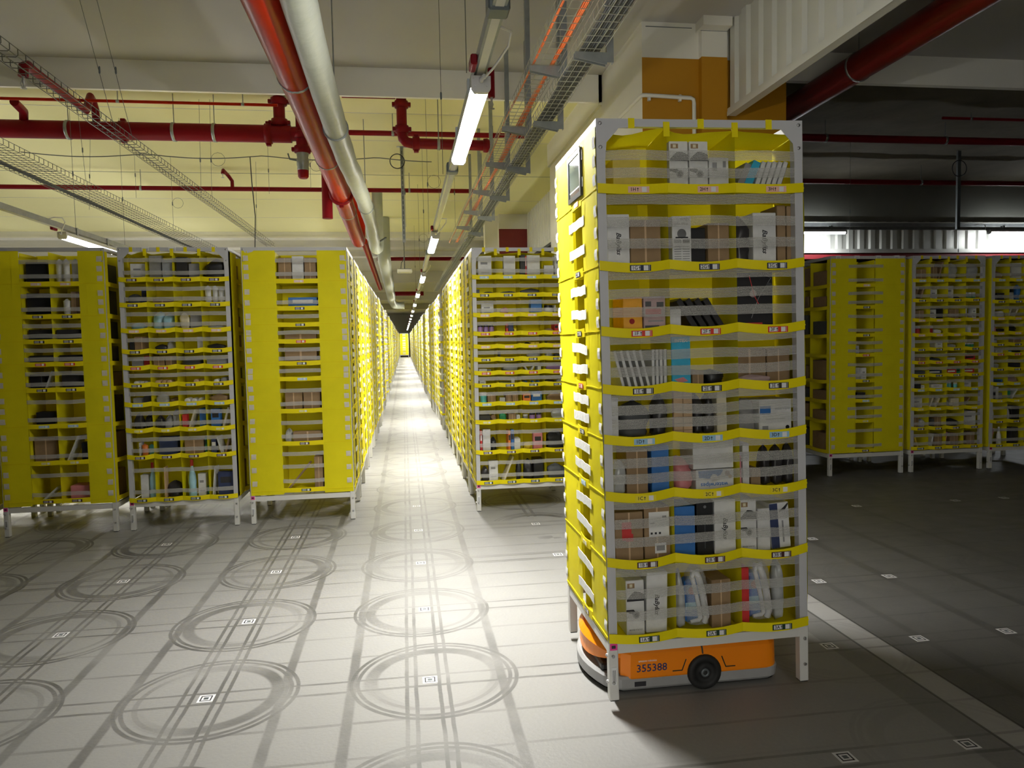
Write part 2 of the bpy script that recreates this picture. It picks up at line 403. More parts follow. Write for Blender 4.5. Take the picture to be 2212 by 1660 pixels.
for x, j, n in [(1.588, -1, 'in the bottom right foreground, nearer the robot'), (2.12, -1, 'in the bottom right foreground, beside the dark strip'), (2.115, 0, 'just right of the robot pod, on the dark strip'), (2.64, 0, 'just past the pale strip, level with the robot'),
                (3.17, 0, 'near the right picture edge, level with the robot'), (2.635, 1, 'one row behind the robot, right beside its pod'), (3.15, 1, 'one row behind the robot, farther to the right'), (3.155, 2, 'two rows behind the robot, beside its pod edge'),
                (4.185, 3, 'before the dim single-column pod'), (5.236, 3, 'before the dim four-column pod'), (5.767, 3, 'at the right edge before the dim pods')]:
    mk.append((x, j*GY, 'code sticker '+n))
m0 = None
for x, y, lb in mk:
    if m0 is None: m0 = o = marker_mesh().build('floor_marker')
    else: o = m0.copy(); C.objects.link(o)
    o.location = (x, y, 0); tag(o, lb, 'floor marker', 'code stickers on the floor')
# ------------------------------------------------------------------ storage pods
PW, PD, PH = .94, .836, 2.545
ROWS_F = [2.269, 1.941, 1.66, 1.41, 1.19, .941, .647, .305]
def face_T(face, dy=0.):
    if face == 'front': return lambda u, w, z: (u-PW/2, w-PD/2, z)
    if face == 'left': return lambda u, w, z: (w-PW/2, PD/2-u, z)
    if face == 'right': return lambda u, w, z: (PW/2-w, u-PD/2, z)
    return lambda u, w, z: (PW/2-u, PD/2-w, z)
def fw(face): return PW if face in ('front', 'back') else PD
def frame_mesh(mb, lod=False):
    hw, hd, t = PW/2, PD/2, .038
    for sx in (-1, 1):
        for sy in (-1, 1):
            x0, x1 = sorted((sx*hw, sx*(hw-t))); y0, y1 = sorted((sy*hd, sy*(hd-t)))
            mb.box((x0, y0, .215), (x1, y1, PH-.001), 'frame_grey')
    for z0, z1, m in ((PH-.033, PH, 'frame_grey'), (.214, .258, 'leg_white')):
        for sy in (-1, 1):
            y0, y1 = sorted((sy*(hd-.001), sy*(hd-.026))); mb.box((-hw+t, y0, z0), (hw-t, y1, z1), m)
        for sx in (-1, 1):
            x0, x1 = sorted((sx*(hw-.001), sx*(hw-.026))); mb.box((x0, -hd+t, z0), (x1, hd-t, z1), m)
    if not lod:
        for sy in (-1, 1):
            for sx in (-1, 1):
                ya, yb = sorted((sy*(hd+.001), sy*(hd-.003)))
                pts = [(sx*hw, PH), (sx*(hw-.155), PH), (sx*(hw-.155), PH-.036), (sx*(hw-.10), PH-.04), (sx*(hw-.045), PH-.10), (sx*(hw-.038), PH-.17), (sx*hw, PH-.17)]
                mb.prism(pts if sx > 0 else pts, 1, ya, yb, 'frame_grey')
                for z in (PH-.02, PH-.12): mb.lathe([(.008, sy*hd+sy*.001), (.008, sy*hd+sy*.004), (.004, sy*hd+sy*.005)], 'steel', 8, (sx*(hw-.018), 0, z), 1)
    return mb
def leg_mesh(sx, sy):
    hw, hd, t = PW/2, PD/2, .040
    x0, x1 = sorted((sx*(hw+.002), sx*(hw-t))); y0, y1 = sorted((sy*(hd+.002), sy*(hd-t)))
    mb = MB().cbox((x0, y0, .004), (x1, y1, .262), .003, 'leg_white')
    return mb.box((x0+.003, y0+.003, 0), (x1-.003, y1-.003, .004), 'rubber')
def bolts(sx, sy, leg):
    hw, hd = PW/2, PD/2
    for z in (.085, .205):
        MB().lathe([(.008, sy*(hd+.002)), (.008, sy*(hd+.007)), (.005, sy*(hd+.011))], 'steel', 8, (sx*(hw-.016), 0, z), 1).build('bolt', leg)
        if sx < 0: MB().lathe([(.008, sx*(hw+.002)), (.008, sx*(hw+.007)), (.005, sx*(hw+.012))], 'steel', 8, (0, sy*(hd-.02), z), 0).build('bolt', leg)
def row_tops(rows):          # (floor z, top z) of each bin row
    out = []
    for i, z in enumerate(rows): out.append((z-.034, (rows[i-1]-.05) if i else 2.50))
    return out
def bands_for(h): return [.22, .66] if h < .30 else ([.20, .52, .80] if h > .42 else [.18, .70])
def add_bins(fb, T, us, rows, depth, u_lo, u_hi, side=True):
    fb.T = T; n = len(us)-1
    fb.grid(6, 24, lambda a, b: (u_lo+(u_hi-u_lo)*a, depth+.006*noise.noise(Vector((a*4, b*14, depth*9))), .27+2.24*b), 'yellow_fabric')
    for i, u in enumerate(us):
        if 0 < i < n:
            fb.grid(4, 30, lambda a, b: (u+.003*noise.noise(Vector((a*3, b*12, u*7)))*(1 if a > 0 else .3), .0+depth*a, .275+2.23*b), 'yellow_fabric')
        elif side:
            fb.box((u-.002, .012, .27), (u+.002, depth, 2.5), 'yellow_fabric')
    for z in rows: fb.box((us[0], .0, z-.040), (us[-1], depth, z-.035), 'yellow_fabric')
    fb.T = None
def add_top(fb, T, us, depth):
    fb.T = T
    for i in range(len(us)-1):
        a0, a1 = us[i], us[i+1]
        fb.grid(8, 5, lambda a, b: (a0+(a1-a0)*a, .004+depth*b, 2.510-.030*math.sin(PI*a)*(1-.6*b)-.018*b-.010*math.sin(2*PI*a+i)), 'yellow_fabric')
    fb.grid(2, 6, lambda a, b: (us[0]+.03*a, .02+depth*b, 2.5), 'yellow_fabric')
    for i, u in enumerate(us[1:-1]): fb.box((u-.014, -.004, 2.47), (u+.014, 0, PH-.012), 'yellow_lip')
    for i in range(len(us)-1):
        u = (us[i]+us[i+1])/2; fb.box((u-.014, -.003, 2.505), (u+.014, .0, PH+.002), 'yellow_lip')
    fb.T = None
def add_panel(fb, T, u0, u1, rows, seed, bulge=.012, w=-.004, nu=6, crease=.006):
    """vertical fabric sheet that bellies a little between the row seams"""
    zs = [.268]+sorted(z-.02 for z in rows)+[2.515]; fb.T = T
    def f(a, b):
        z = .268+(2.515-.268)*b
        for k in range(len(zs)-1):
            if zs[k] <= z <= zs[k+1]: t = (z-zs[k])/(zs[k+1]-zs[k]); break
        s = math.sin(PI*min(1, max(0, t)))*math.sin(PI*(.08+.84*a))
        return (u0+(u1-u0)*a, w-bulge*s-crease*noise.noise(Vector((a*2+seed, b*11, seed*3.1))), z)
    fb.grid(nu, 56, f, 'yellow_fabric')
    for z in zs[1:-1]: fb.sweep([(u0+(u1-u0)*i/4, w-.0030-bulge*.3, z+.004*noise.noise(Vector((i+seed, z, 2)))) for i in range(5)], .005, .004, 'yellow_lip')
    fb.T = None
def tag_text(fb, u, w, z, key, txt, big):
    """printed bin tag: coloured plate, white text field, blank white square"""
    W_, H_ = (.094, .026) if big else (.086, .024)
    fb.box((u-W_/2, w, z-H_/2), (u+W_/2, w+.0008, z+H_/2), 'tag_'+key)
    if big:
        if key not in 'HCD': fb.box((u-.041, w-.0006, z-.0095), (u-.001, w, z+.0095), 'white_card')
        fb.text(txt, u-.025, w-.0009, z-.0002, .0215, 'ink')
        fb.add([(u-.0045, w-.0009, z+.008), (u-.0095, w-.0009, z+.002), (u+.0005, w-.0009, z+.002)], [(0,1,2)], 'ink')
        fb.box((u-.0058, w-.0009, z-.008), (u-.0032, w-.0008, z+.002), 'ink')
        fb.box((u+.014, w-.0006, z-.0105), (u+.035, w, z+.0105), 'white_card')
        if key not in 'HCD': fb.box((u+.039, w-.0006, z-.012), (u+.0405, w, z+.012), 'white_card')
    else:
        fb.box((u-.036, w-.0006, z-.008), (u+.000, w, z+.008), 'white_card')
        for k in range(3): fb.box((u-.033+.011*k, w-.0009, z-.0055), (u-.026+.011*k, w-.0005, z+.0055), 'tag_'+key)
        fb.box((u+.010, w-.0006, z-.009), (u+.030, w, z+.009), 'white_card')
KEYS = 'GEHGFEDCBA'
def lips(root, T, us, rows, w0, bulge, sag, big=False, off=.52, keys=None, names=None):
    for i, z in enumerate(rows):
        for j in range(len(us)-1):
            a, b = us[j], us[j+1]; mb = MB(T=T)
            bl = bulge*(1.25 if z < .7 else 1); sg = sag*(.8 if z > 2 else 1.25 if z > .5 else .5)
            mb.sweep(arc(a, b, z-.038, w0, bl, sg, 10), .041, .0035, 'yellow_lip')
            o = mb.build('bin_lip', root)
            uc = a+(b-a)*off; t = off; lb = MB(T=T)
            key = (keys or 'HGFEDCBA')[i % len(keys or 'HGFEDCBA')]
            tag_text(lb, uc, w0-bl*math.sin(PI*t)-.0014, z-.019-sg*math.sin(PI*t), key, ('%d%s' % (j+1, key)), big)
            lb.build('bin_tag', o)
def bands(root, T, us, rows, w0, bulge, m='elastic_mesh'):
    for i, (z0, z1) in enumerate(row_tops(rows)):
        h = z1-z0
        fr = bands_for(h) if h > .17 else [.55]
        if m == 'elastic_mesh': fr = [.22, .50] if i == 0 else [.27, .57, .88]
        for f in fr:
            mb = MB(T=T); zc = z0+h*f
            for j in range(len(us)-1):
                q = noise.noise(Vector((z0*9, f*5, j)))
                mb.sweep([(u, w, z+.006*q*math.sin(9*u)) for u, w, z in arc(us[j], us[j+1], zc, w0, bulge*(1+.5*q), .006*q, 8)], .043 if m == 'elastic_mesh' else .036, .0015, m)
            mb.build('elastic_band', root)
def white_straps(root, T, s0, s1, rows, seed, single=None):
    rnd = random.Random(seed); acc = MB(T=T)
    for i, (z0, z1) in enumerate(row_tops(rows)):
        h = z1-z0
        for f in ((.30, .72) if h > .17 else (.5,)):
            mb = acc if single else MB(T=T); d = rnd.uniform(-.02, .01); z = z0+h*f
            P = [(s0-.055+(s1-s0+.11)*k/8, -.0095+.003*math.sin(PI*k/8)*rnd.uniform(.3, 1.2), z+d*(k/8-.5)+rnd.uniform(-.003, .003)) for k in range(9)]
            mb.sweep(P, .044, .002, 'white_elastic')
            if not single: mb.build('side_strap', root)
    if single: acc.build('strap_lace', root)
def ties(root, T, us, rows, seed, single=None, m='white_elastic'):
    rnd = random.Random(seed); acc = MB(T=T)
    for u in us:
        for i, (z0, z1) in enumerate(row_tops(rows)):
            h = z1-z0; n = 2 if h < .26 else 3
            for k in range(n):
                zz = z0+h*(k+.7)/(n+.35); mb = acc if single else MB(T=T); q = rnd.uniform(-.004, .004)
                mb.grid(2, 3, lambda a, b: (u-.022+.044*a+q*b, -.0065-.003*math.sin(PI*b)*rnd.uniform(.6, 1.2), zz-.024+.048*b), m, False)
                if not single: mb.build('tie_strap', root)
    if single: acc.build('tie_lace', root)
def slot_face(root, fb, T, W, s0, s1, rows, depth, seed, detail, ncol=1, full=False, ext=0.):
    """a face of two broad fabric sheets with a column of narrow bins between them"""
    add_panel(fb, T, .006, s0, rows, seed, .003, -.002, 6, .002); add_panel(fb, T, s1, W-.006, rows, seed+5, .003, -.002, 6, .002)
    us = [s0+(s1-s0)*k/ncol for k in range(ncol+1)]; fb.T = T
    for u in (s0-.062, s1+.062, .052, W-.052): fb.grid(1, 40, lambda a, b: (u-.003+.006*a+.002*noise.noise(Vector((u*9, b*9, 1))), -.0055, .272+2.24*b), 'yellow_fabric', False)
    fb.T = None
    add_bins(fb, T, us, rows, depth, s0-.01, s1+.01)
    if detail == 2:
        lips(root, T, us, rows, -.005, .004, .003, keys='HGEFEDCBA', off=.55)
        if full: bands(root, T, [s0-ext]+us[1:-1]+[s1+ext], rows, -.008 if ext else -.004, .004, 'elastic_thin')
        else: white_straps(root, T, s0, s1, rows, seed)
        ties(root, T, (.042, W-.042) if full else (.022, W-.022), rows, seed, m='beige_elastic' if full else 'white_elastic')
    else:
        fb.T = T
        for z in rows: fb.sweep(arc(s0, s1, z-.036, -.006, .010, .004, 4), .037, .0035, 'yellow_lip')
        fb.T = None
        white_straps(root, T, s0, s1, rows, seed); ties(root, T, (.022, W-.022), rows, seed)
def make_pod(name, rows, front, sides, big=False, detail=2, seed=1, tagged=True, hooks=()):
    root = empty(name)
    frame_mesh(MB()).build('frame', root)
    for sx in (-1, 1):
        for sy in (-1, 1):
            lg = leg_mesh(sx, sy).build('leg', root)
            if detail == 2 and sy < 0: bolts(sx, sy, lg)
    fb = MB(); T = face_T('front')
    if front[0] == 'bins':
        us = front[1]
        add_bins(fb, T, us, rows, .27, .0, PW, False)
        add_top(fb, T, us, .30)
        lips(root, T, us, rows, -.007, front[2], front[3], big, .56 if big else .5, keys=front[4])
        bands(root, T, [.039]+us[1:-1]+[PW-.039], rows, -.001, front[2]*.8, 'elastic_mesh' if big else 'elastic_thin')
    elif front[0] == 'full': add_panel(fb, T, .006, PW-.006, rows, seed+9, .010, nu=10)
    else:
        slot_face(root, fb, T, PW, front[1], front[2], rows, .34, seed+3, detail, front[3], True, front[4] if len(front) > 4 else 0.)
    for f in ('left', 'right', 'back'):
        s = sides.get(f)
        if s is None: continue
        Tf = face_T(f)
        if s[0] == 'slot': slot_face(root, fb, Tf, fw(f), s[1], s[2], rows, .26, seed+ord(f[0]), s[3])
        elif s[0] == 'full':
            add_panel(fb, Tf, .006, fw(f)-.006, rows, seed+ord(f[0]), .010, nu=10)
        elif s[0] == 'open':
            W_ = fw(f); st = s[1]; uo = [st, (st+W_)/2, W_] if f == 'right' else [0, (W_-st)/2, W_-st]
            add_bins(fb, Tf, uo, rows, .20, uo[0], uo[2], False); fb.T = Tf
            if st: fb.grid(3, 30, lambda a, b: (st*a if f == 'right' else W_-st*a, -.003, .27+2.24*b), 'yellow_fabric', False)
            for z in rows:
                for k in range(2): fb.sweep(arc(uo[k], uo[k+1], z-.038, -.004, .012, .008, 8), .040, .0035, 'yellow_lip')
            for u in (.03, W_-.03): fb.grid(1, 30, lambda a, b: (u-.03+.06*a, -.003, .27+2.24*b), 'yellow_fabric', False)
            fb.T = None
    fb.build('fabric_body', root)
    if detail == 2:
        mb = MB(T=T); mb.box((.003, -.0035, .232), (.036, -.002, .262), 'pink_tag').box((.010, -.0042, .240), (.028, -.0035, .254), 'ink')
        if tagged: mb.build('colour_tag', root)
        mb = MB(T=T); mb.box((.008, -.0035, .075), (.030, -.002, .155), 'white_card')
        for k in range(4): mb.box((.012+.004*k, -.0042, .09), (.0135+.004*k, -.0035, .142), 'ink')
        if tagged: mb.build('identity_sticker', root)
    for u in hooks:
        mb = MB(T=T); mb.box((u-.030, -.004, PH-.010), (u+.030, .034, PH+.004), 'white_card').box((u-.030, -.004, PH-.030), (u-.022, 0, PH-.010), 'white_card').box((u+.022, -.004, PH-.030), (u+.030, 0, PH-.010), 'white_card'); mb.build('rail_hook', root)
    return root
def lod_pod(seed):
    """one far pod seen edge-on along the aisle: frame, legs, sheets, slots and straps in a single mesh"""
    mb = MB(); frame_mesh(mb, True); rows = ROWS_F if seed % 2 else [2.28, 2.05, 1.82, 1.63, 1.42, 1.2, .93, .62, .305]
    for sx in (-1, 1):
        for sy in (-1, 1):
            x0, x1 = sorted((sx*PW/2, sx*(PW/2-.04))); y0, y1 = sorted((sy*PD/2, sy*(PD/2-.04))); mb.box((x0, y0, 0), (x1, y1, .215), 'leg_white')
    rnd = random.Random(seed)
    for f in ('left', 'right', 'front'):
        T = face_T(f); W = fw(f); mb.T = T
        if seed % 3 == 2:                          # open face: shelves and boxes right across
            mb.box((.02, .25, .27), (W-.02, .254, 2.5), 'yellow_fabric')
            for z in rows:
                mb.sweep(arc(.0, W, z-.036, -.006, .014, .004, 4), .037, .0035, 'yellow_lip').box((.02, 0, z-.04), (W-.02, .25, z-.036), 'yellow_fabric')
            for z0, z1 in row_tops(rows):
                u = .05
                while u < W-.15:
                    d = rnd.uniform(.07, .16); mb.box((u, .03, z0), (u+d, .2, z0+(z1-z0)*rnd.uniform(.4, .9)), 'item_'+rnd.choice('br wh gy bk br cr bl pk'.split())); u += d+.01
                mb.sweep(arc(.0, W, z0+.5*(z1-z0), -.004, .01, 0, 4), .03, .002, 'white_elastic')
        else:
            s0, s1 = .37, .56
            for a, b in ((.006, s0), (s1, W-.006)):
                mb.grid(3, 16, lambda p, q: (a+(b-a)*p, -.004-.008*math.sin(PI*p)*abs(math.sin(8*PI*q)), .268+2.24*q), 'yellow_fabric', False)
            mb.box((s0, .2, .27), (s1, .204, 2.5), 'yellow_fabric')
            for z0, z1 in row_tops(rows):
                mb.sweep(arc(s0, s1, z0, -.006, .01, .004, 3), .037, .003, 'yellow_lip')
                for q in (.3, .72):
                    z = z0+(z1-z0)*q; d = rnd.uniform(-.03, .02)
                    mb.sweep([(s0-.06, -.014, z), ((s0+s1)/2, -.010, z+d/2), (s1+.06, -.014, z+d)], .045, .002, 'white_elastic')
                    for u in (.04, W-.04): mb.box((u-.02, -.02, z-.02), (u+.02, -.016, z+.03), 'white_elastic')
        mb.T = None
    mb.T = face_T('front'); mb.grid(4, 4, lambda a, b: (PW*a, PD*b, 2.50), 'yellow_fabric'); mb.T = None
    return mb

PODS = {}
def place(key, root, x, y, z=0., rx=0., ry=0., rz=0.):
    root.rotation_euler = (rx, ry, rz); root.location = (x, y, z)
    PODS[key] = Matrix.Translation((x, y, z)) @ Matrix.Rotation(rz, 4, 'Z') @ Matrix.Rotation(ry, 4, 'Y') @ Matrix.Rotation(rx, 4, 'X')
    return root
YL, YR, YQ = 3.472+PD/2, 3.519+PD/2, 4.34+PD/2
US3 = [0., .312, .623, PW]; US4 = [0., .229, .458, .690, PW]
# the pod on the robot
pf = make_pod('storage_pod', ROWS_F, ('bins', US3, .018, .012, 'HGFEDCBA'), {'left': ('slot', .371, .561, 2), 'right': ('full',), 'back': ('full',)}, True, 2, 1)
tag(pf, 'tall yellow fabric storage pod riding on the orange robot', 'storage pod', 'yellow fabric storage pods')
place('F', pf, .782+PW/2, -.4716+PD/2, .0526, -.0073, -.0122)
mb = MB(T=face_T('left'))                                     # black-rimmed document window on its aisle side
a, b, z0, z1 = PD-.485, PD-.25, 2.285, 2.475
mb.box((a, -.012, z0), (b, -.008, z1), 'screen_glass')
for p, q in (((a-.012, z0-.014), (b+.012, z0+.008)), ((a-.012, z1-.008), (b+.012, z1+.014)), ((a-.012, z0), (a+.010, z1)), ((b-.010, z0), (b+.012, z1))):
    mb.box((p[0], -.016, p[1]), (q[0], -.004, q[1]), 'black_plastic')
mb.box((a+.02, -.0128, z0+.03), (b-.02, -.0118, z0+.036), 'white_ink')
mb.build('document_window', pf)
ROWS2 = [2.282, 2.057, 1.831, 1.645, 1.5, 1.344, 1.169, .936, .694, .299]
ROWS1 = [2.247, 1.963, 1.744, 1.544, 1.317, .995, .668, .323]
ROWS3 = [2.256, 2.008, 1.859, 1.706, 1.504, 1.36, 1.063, .761, .323]
ROWSR = [2.285, 2.113, 1.925, 1.747, 1.623, 1.499, 1.369, 1.249, 1.069, .895, .6, .301]
ROWSB = [2.279, 2.048, 1.82, 1.647, 1.477, 1.325, 1.17, 1.001, .777, .545, .308]
ROWSC = [2.278, 2.023, 1.826, 1.65, 1.516, 1.4, 1.22, 1.047, .843, .594, .301]
ROWSA = [2.229, 1.978, 1.655, 1.424, 1.125, .894, .657, .309]
G_ = 'yellow fabric storage pods'
SL = ('slot', .30, .49, 1)
p = make_pod('storage_pod', ROWS1, ('slot', .243, .722, 2), {'right': ('open', 0), 'left': ('full',)}, seed=11); tag(p, 'dim yellow pod with two bin columns at the left picture edge', 'storage pod', G_); place('P1', p, -3*GX, YL)
p = make_pod('storage_pod', ROWS2, ('bins', US4, .013, .010, 'BGHEFEDCBA'), {'right': ('open', .30), 'left': ('full',)}, seed=12, hooks=(.235, .462)); tag(p, 'yellow pod with four bin columns between two sheeted pods', 'storage pod', G_); place('P2', p, -2*GX, YL)
p = make_pod('storage_pod', ROWS3, ('slot', .297, .670, 1), {'right': ('slot', .30, .49, 2), 'left': ('full',)}, seed=13); tag(p, 'yellow sheeted pod with one bin column at the aisle corner', 'storage pod', G_); place('P3', p, -GX, YL)
p = make_pod('storage_pod', ROWSR, ('bins', US4, .011, .007, 'DEHFHEFEDCBA'), {'left': ('slot', .30, .49, 2), 'right': ('full',)}, seed=14); tag(p, 'yellow pod with twelve bin rows at the right aisle corner', 'storage pod', G_); place('PR', p, GX, YR)
p = make_pod('storage_pod', ROWSA, ('slot', .322, .557, 1, .10), {'left': ('open', 0), 'right': ('full',)}, seed=15, hooks=(.10, .33, .60, .83)); tag(p, 'dim sheeted pod with one bin column right of the robot', 'storage pod', G_); place('PA', p, 4.765+PW/2, YQ)
p = make_pod('storage_pod', ROWSB, ('bins', US4, .011, .008, 'DEHHEFEDCBA'), {'left': ('full',), 'right': ('full',)}, seed=16); tag(p, 'dim pod with four bin columns, wholly visible, at far right', 'storage pod', G_); place('PB', p, 5.80+PW/2, YQ)
p = make_pod('storage_pod', ROWSC, ('bins', US4, .011, .008, 'DEHHEFEDCBA'), {'left': ('full',), 'right': ('full',)}, seed=17); tag(p, 'dim pod cut off by the right picture edge', 'storage pod', G_); place('PC', p, 6.835+PW/2, YQ)
# pods further up both sides of the aisle
def rowy(j): return j*GY+.02
mid = make_pod('storage_pod', ROWS_F, ('full',), {'left': SL}, detail=1, seed=21, tagged=False)
tag(mid, 'yellow pod second from the front on the right side of the aisle', 'storage pod', G_); mid.location = (GX, rowy(5), 0)
mid2 = make_pod('storage_pod', ROWS3, ('full',), {'right': ('slot', .25, .44, 1)}, detail=1, seed=33, tagged=False)
tag(mid2, 'yellow pod second from the front on the left side of the aisle', 'storage pod', G_); mid2.location = (-GX, rowy(5), 0)
for side, sx, gap in (('right', 1, (10, 31)), ('left', -1, (27,))):
    n = 2; lods = [lod_pod(k+3*(sx > 0)).build('storage_pod') for k in range(3)]; used = [False]*3
    rnd = random.Random(4+sx)
    for j in range(6, 77):
        if j in gap: continue
        n += 1; lb = 'yellow pod %s from the front on the %s side of the aisle' % (nth(n), side)
        jit = rnd.uniform(-.035, .035)
        if j < 10:
            o = dup(mid if sx > 0 else mid2, (sx*GX+jit*.5, rowy(j), 0), lb); continue
        k = rnd.choice((0, 1, 0, 1, 2)) if j != 11 else 2
        if not used[k]: o = lods[k]; used[k] = True
        else: o = lods[k].copy(); C.objects.link(o); [o.pop(q) for q in list(o.keys())]
        o.location = (sx*GX+jit, rowy(j), 0); o.rotation_euler = (0, 0, 0); tag(o, lb, 'storage pod', G_)
    for k in range(3):
        if not used[k]: bpy.data.objects.remove(lods[k])
lod = lod_pod(1).build('storage_pod'); lod.location = (-.05, 76.5, 0); tag(lod, 'single pod standing across the far end of the aisle', 'storage pod', G_)
for i, (c_, r_) in enumerate([(-4, 5), (-5, 4)]):
    o = lod.copy(); C.objects.link(o); [o.pop(q) for q in list(o.keys())]; o.location = (c_*GX, rowy(r_) if c_ > -4 else YL+(r_-4)*GY, 0); tag(o, 'added light-blocking pod in column %d, rank %d, behind the left front pods' % (-c_, r_-3), 'storage pod', G_)  # added to stop light leaking under the left pods
# second ranks added behind the front pods to block light, barely seen
for x, y, lb in [(-2*GX, YL+GY, 'added light-blocking pod standing right behind the four-column pod'), (-3*GX, YL+GY, 'added light-blocking pod standing right behind the dim two-column pod'), (-4*GX, YL, 'added light-blocking pod outside the left edge beside the dim two-column pod'),
              (2*GX, YR+5.2, 'pod behind the robot pod beside the white pier'), (4.765+PW/2, YQ+GY, 'added light-blocking pod behind the dim single-column pod'), (5.80+PW/2, YQ+GY, 'added light-blocking pod behind the wholly visible dim pod'), (6.835+PW/2, YQ+GY, 'added light-blocking pod behind the pod cut off at right')]:
    if x == 2*GX: continue
    o = lod.copy(); C.objects.link(o); [o.pop(q) for q in list(o.keys())]; o.location = (x, y, 0); tag(o, lb, 'storage pod', G_)
# ------------------------------------------------------------------ the orange drive unit
def robot():
    root = empty('warehouse_robot', (1.262, -.03, 0))
    tag(root, 'flat orange wheeled robot carrying the tall pod, number 355388', 'robot')
    def outline(l, r, w, bul, n=10, cr=.06):      # plan outline: straight sides, rounded corners, bowed nose at -x
        pts = []
        for k in range(n+1):
            t = -1+2*k/n; pts.append((-l-bul*(1-t*t), -w*t*(-1)*-1))
        pts = [(-l-bul*(1-(q/w)**2), q) for q in [w-2*w*k/n for k in range(n+1)]]      # nose from +w to -w
        pts[0] = (-l, w-.03); pts[-1] = (-l, -w+.03); pts.insert(0, (-l+.04, w)); pts.append((-l+.04, -w))
        for a in range(0, 91, 15): pts.append((r-cr+cr*math.sin(R(a)), -w+cr-cr*math.cos(R(a))))
        for a in range(0, 91, 15): pts.append((r-cr+cr*math.cos(R(a)), w-cr+cr*math.sin(R(a))))
        return pts
    def loft(mb, prof, m):
        vs = []; fs = []; n = None
        for (z, l, r, w, b) in prof:
            o = outline(l, r, w, b); n = len(o); vs += [(x, y, z) for x, y in o]
        for i in range(len(prof)-1):
            for k in range(n): fs.append((i*n+k, i*n+(k+1) % n, (i+1)*n+(k+1) % n, (i+1)*n+k))
        fs += [tuple(range(n))[::-1], tuple(range((len(prof)-1)*n, len(prof)*n))]
        mb.add(vs, fs, m)
        return mb
    skirt = loft(MB(), [(.016, .415, .385, .285, .085), (.030, .425, .398, .297, .09), (.075, .425, .402, .300, .09), (.086, .415, .395, .296, .088)], 'robot_grey').build('skirt', root)
    loft(MB(), [(.006, .40, .37, .27, .08), (.016, .42, .39, .29, .088)], 'rubber').build('bumper_strip', root)
    shell = loft(MB(), [(.070, .375, .388, .2985, .0), (.080, .385, .393, .302, .0), (.190, .382, .390, .300, .0), (.208, .372, .382, .290, .0)], 'robot_orange')
    shell.build('shell', root)
    # nose hood: orange, cut back at its foot, with a raised lip
    hood = MB()
    for (z0, z1, l0, l1) in ((.120, .215, .40, .395), ):
        n = 12; vs = []
        for k in range(n+1):
            q = .27-.54*k/n; bw = .088*(1-(q/.30)**2); zb = .118+.05*abs(q/.27)**2
            vs += [(-.41-bw, q, zb), (-.405-bw, q, .19), (-.385-bw*.8, q, .225), (-.33, q, .232), (-.33, q, zb)]
        fs = []
        for k in range(n):
            a = 5*k; b = a+5
            for e in range(5): fs.append((a+e, a+(e+1) % 5, b+(e+1) % 5, b+e))
        fs += [(0,1,2,3,4)[::-1], tuple(5*n+e for e in range(5))]
        hood.add(vs, fs, 'robot_orange')
    for k in range(10):
        q0, q1 = .25-.05*k, .20-.05*k; b0, b1 = .088*(1-(q0/.30)**2), .088*(1-(q1/.30)**2)
        hood.add([(-.415-b0, q0, .195), (-.415-b1, q1, .195), (-.40-b1*.9, q1, .224), (-.40-b0*.9, q0, .224)], [(0,1,2,3)], 'robot_orange')
    hood.build('nose_hood', root)
    MB().cbox((-.46, -.22, .086), (-.37, .22, .125), .01, 'black_plastic').build('sensor_bay', root)
    for sy in (-1, 1):
        w = MB(); y0, y1 = sy*.255, sy*.318
        w.lathe([(.04, y0), (.078, y0), (.083, y0+sy*.010), (.083, y1-sy*.010), (.078, y1), (.052, y1), (.050, y1-sy*.012), (.022, y1-sy*.012), (.020, y1-sy*.002), (.010, y1), (.001, y1)], 'rubber', 28, (.014, 0, .083), 1)
        wo = w.build('wheel', root)
        MB().lathe([(.021, y1-sy*.004), (.021, y1+sy*.001), (.011, y1+sy*.002), (.009, y1-sy*.004), (.0005, y1-sy*.004)], 'dark_metal', 16, (.014, 0, .083), 1).build('hub', wo)
        g = MB()
        for sx in (-1, 1):                                   # angular grooves beside the wheel
            P = [(.014+sx*.155, .098), (.014+sx*.108, .098), (.014+sx*.088, .150)]
            for (xa, za), (xb, zb) in zip(P, P[1:]): g.tube([(xa, sy*.3015, za), (xb, sy*.3015, zb)], .0028, 'black_plastic', 6)
        g.tube([(.008, sy*.3015, .17), (.006, sy*.3005, .19), (.006, sy*.29, .209)], .004, 'black_plastic', 6)
        g.build('groove', root)
    t = MB(); y = -.3036
    t.add([(-.320, -.3028, .102), (-.165, -.3028, .102), (-.165, -.3028, .172), (-.320, -.3028, .172)], [(0,1,2,3)], 'robot_orange')
    t.text('355388', -.242, y, .122, .050, 'navy_ink').text('amazon robotics', -.262, y, .158, .013, 'white_ink')
    t.build('number_plate', root)
    t = MB(); t.box((-.325, -.3022, .038), (-.270, -.3003, .060), 'ink'); t.text('BOT', -.298, -.3025, .049, .016, 'robot_grey') if 0 else None
    t.build('data_sticker', root)
    MB().lathe([(.20, .209), (.20, .236), (.16, .240)], 'black_plastic', 28).build('lift_plate', root)
    MB().tube([(0, 0, .238), (0, 0, .262)], .17, 'dark_metal', 24).box((-.40, -.10, .250), (.40, .10, .262), 'dark_metal').build('lift_column', root)
robot()

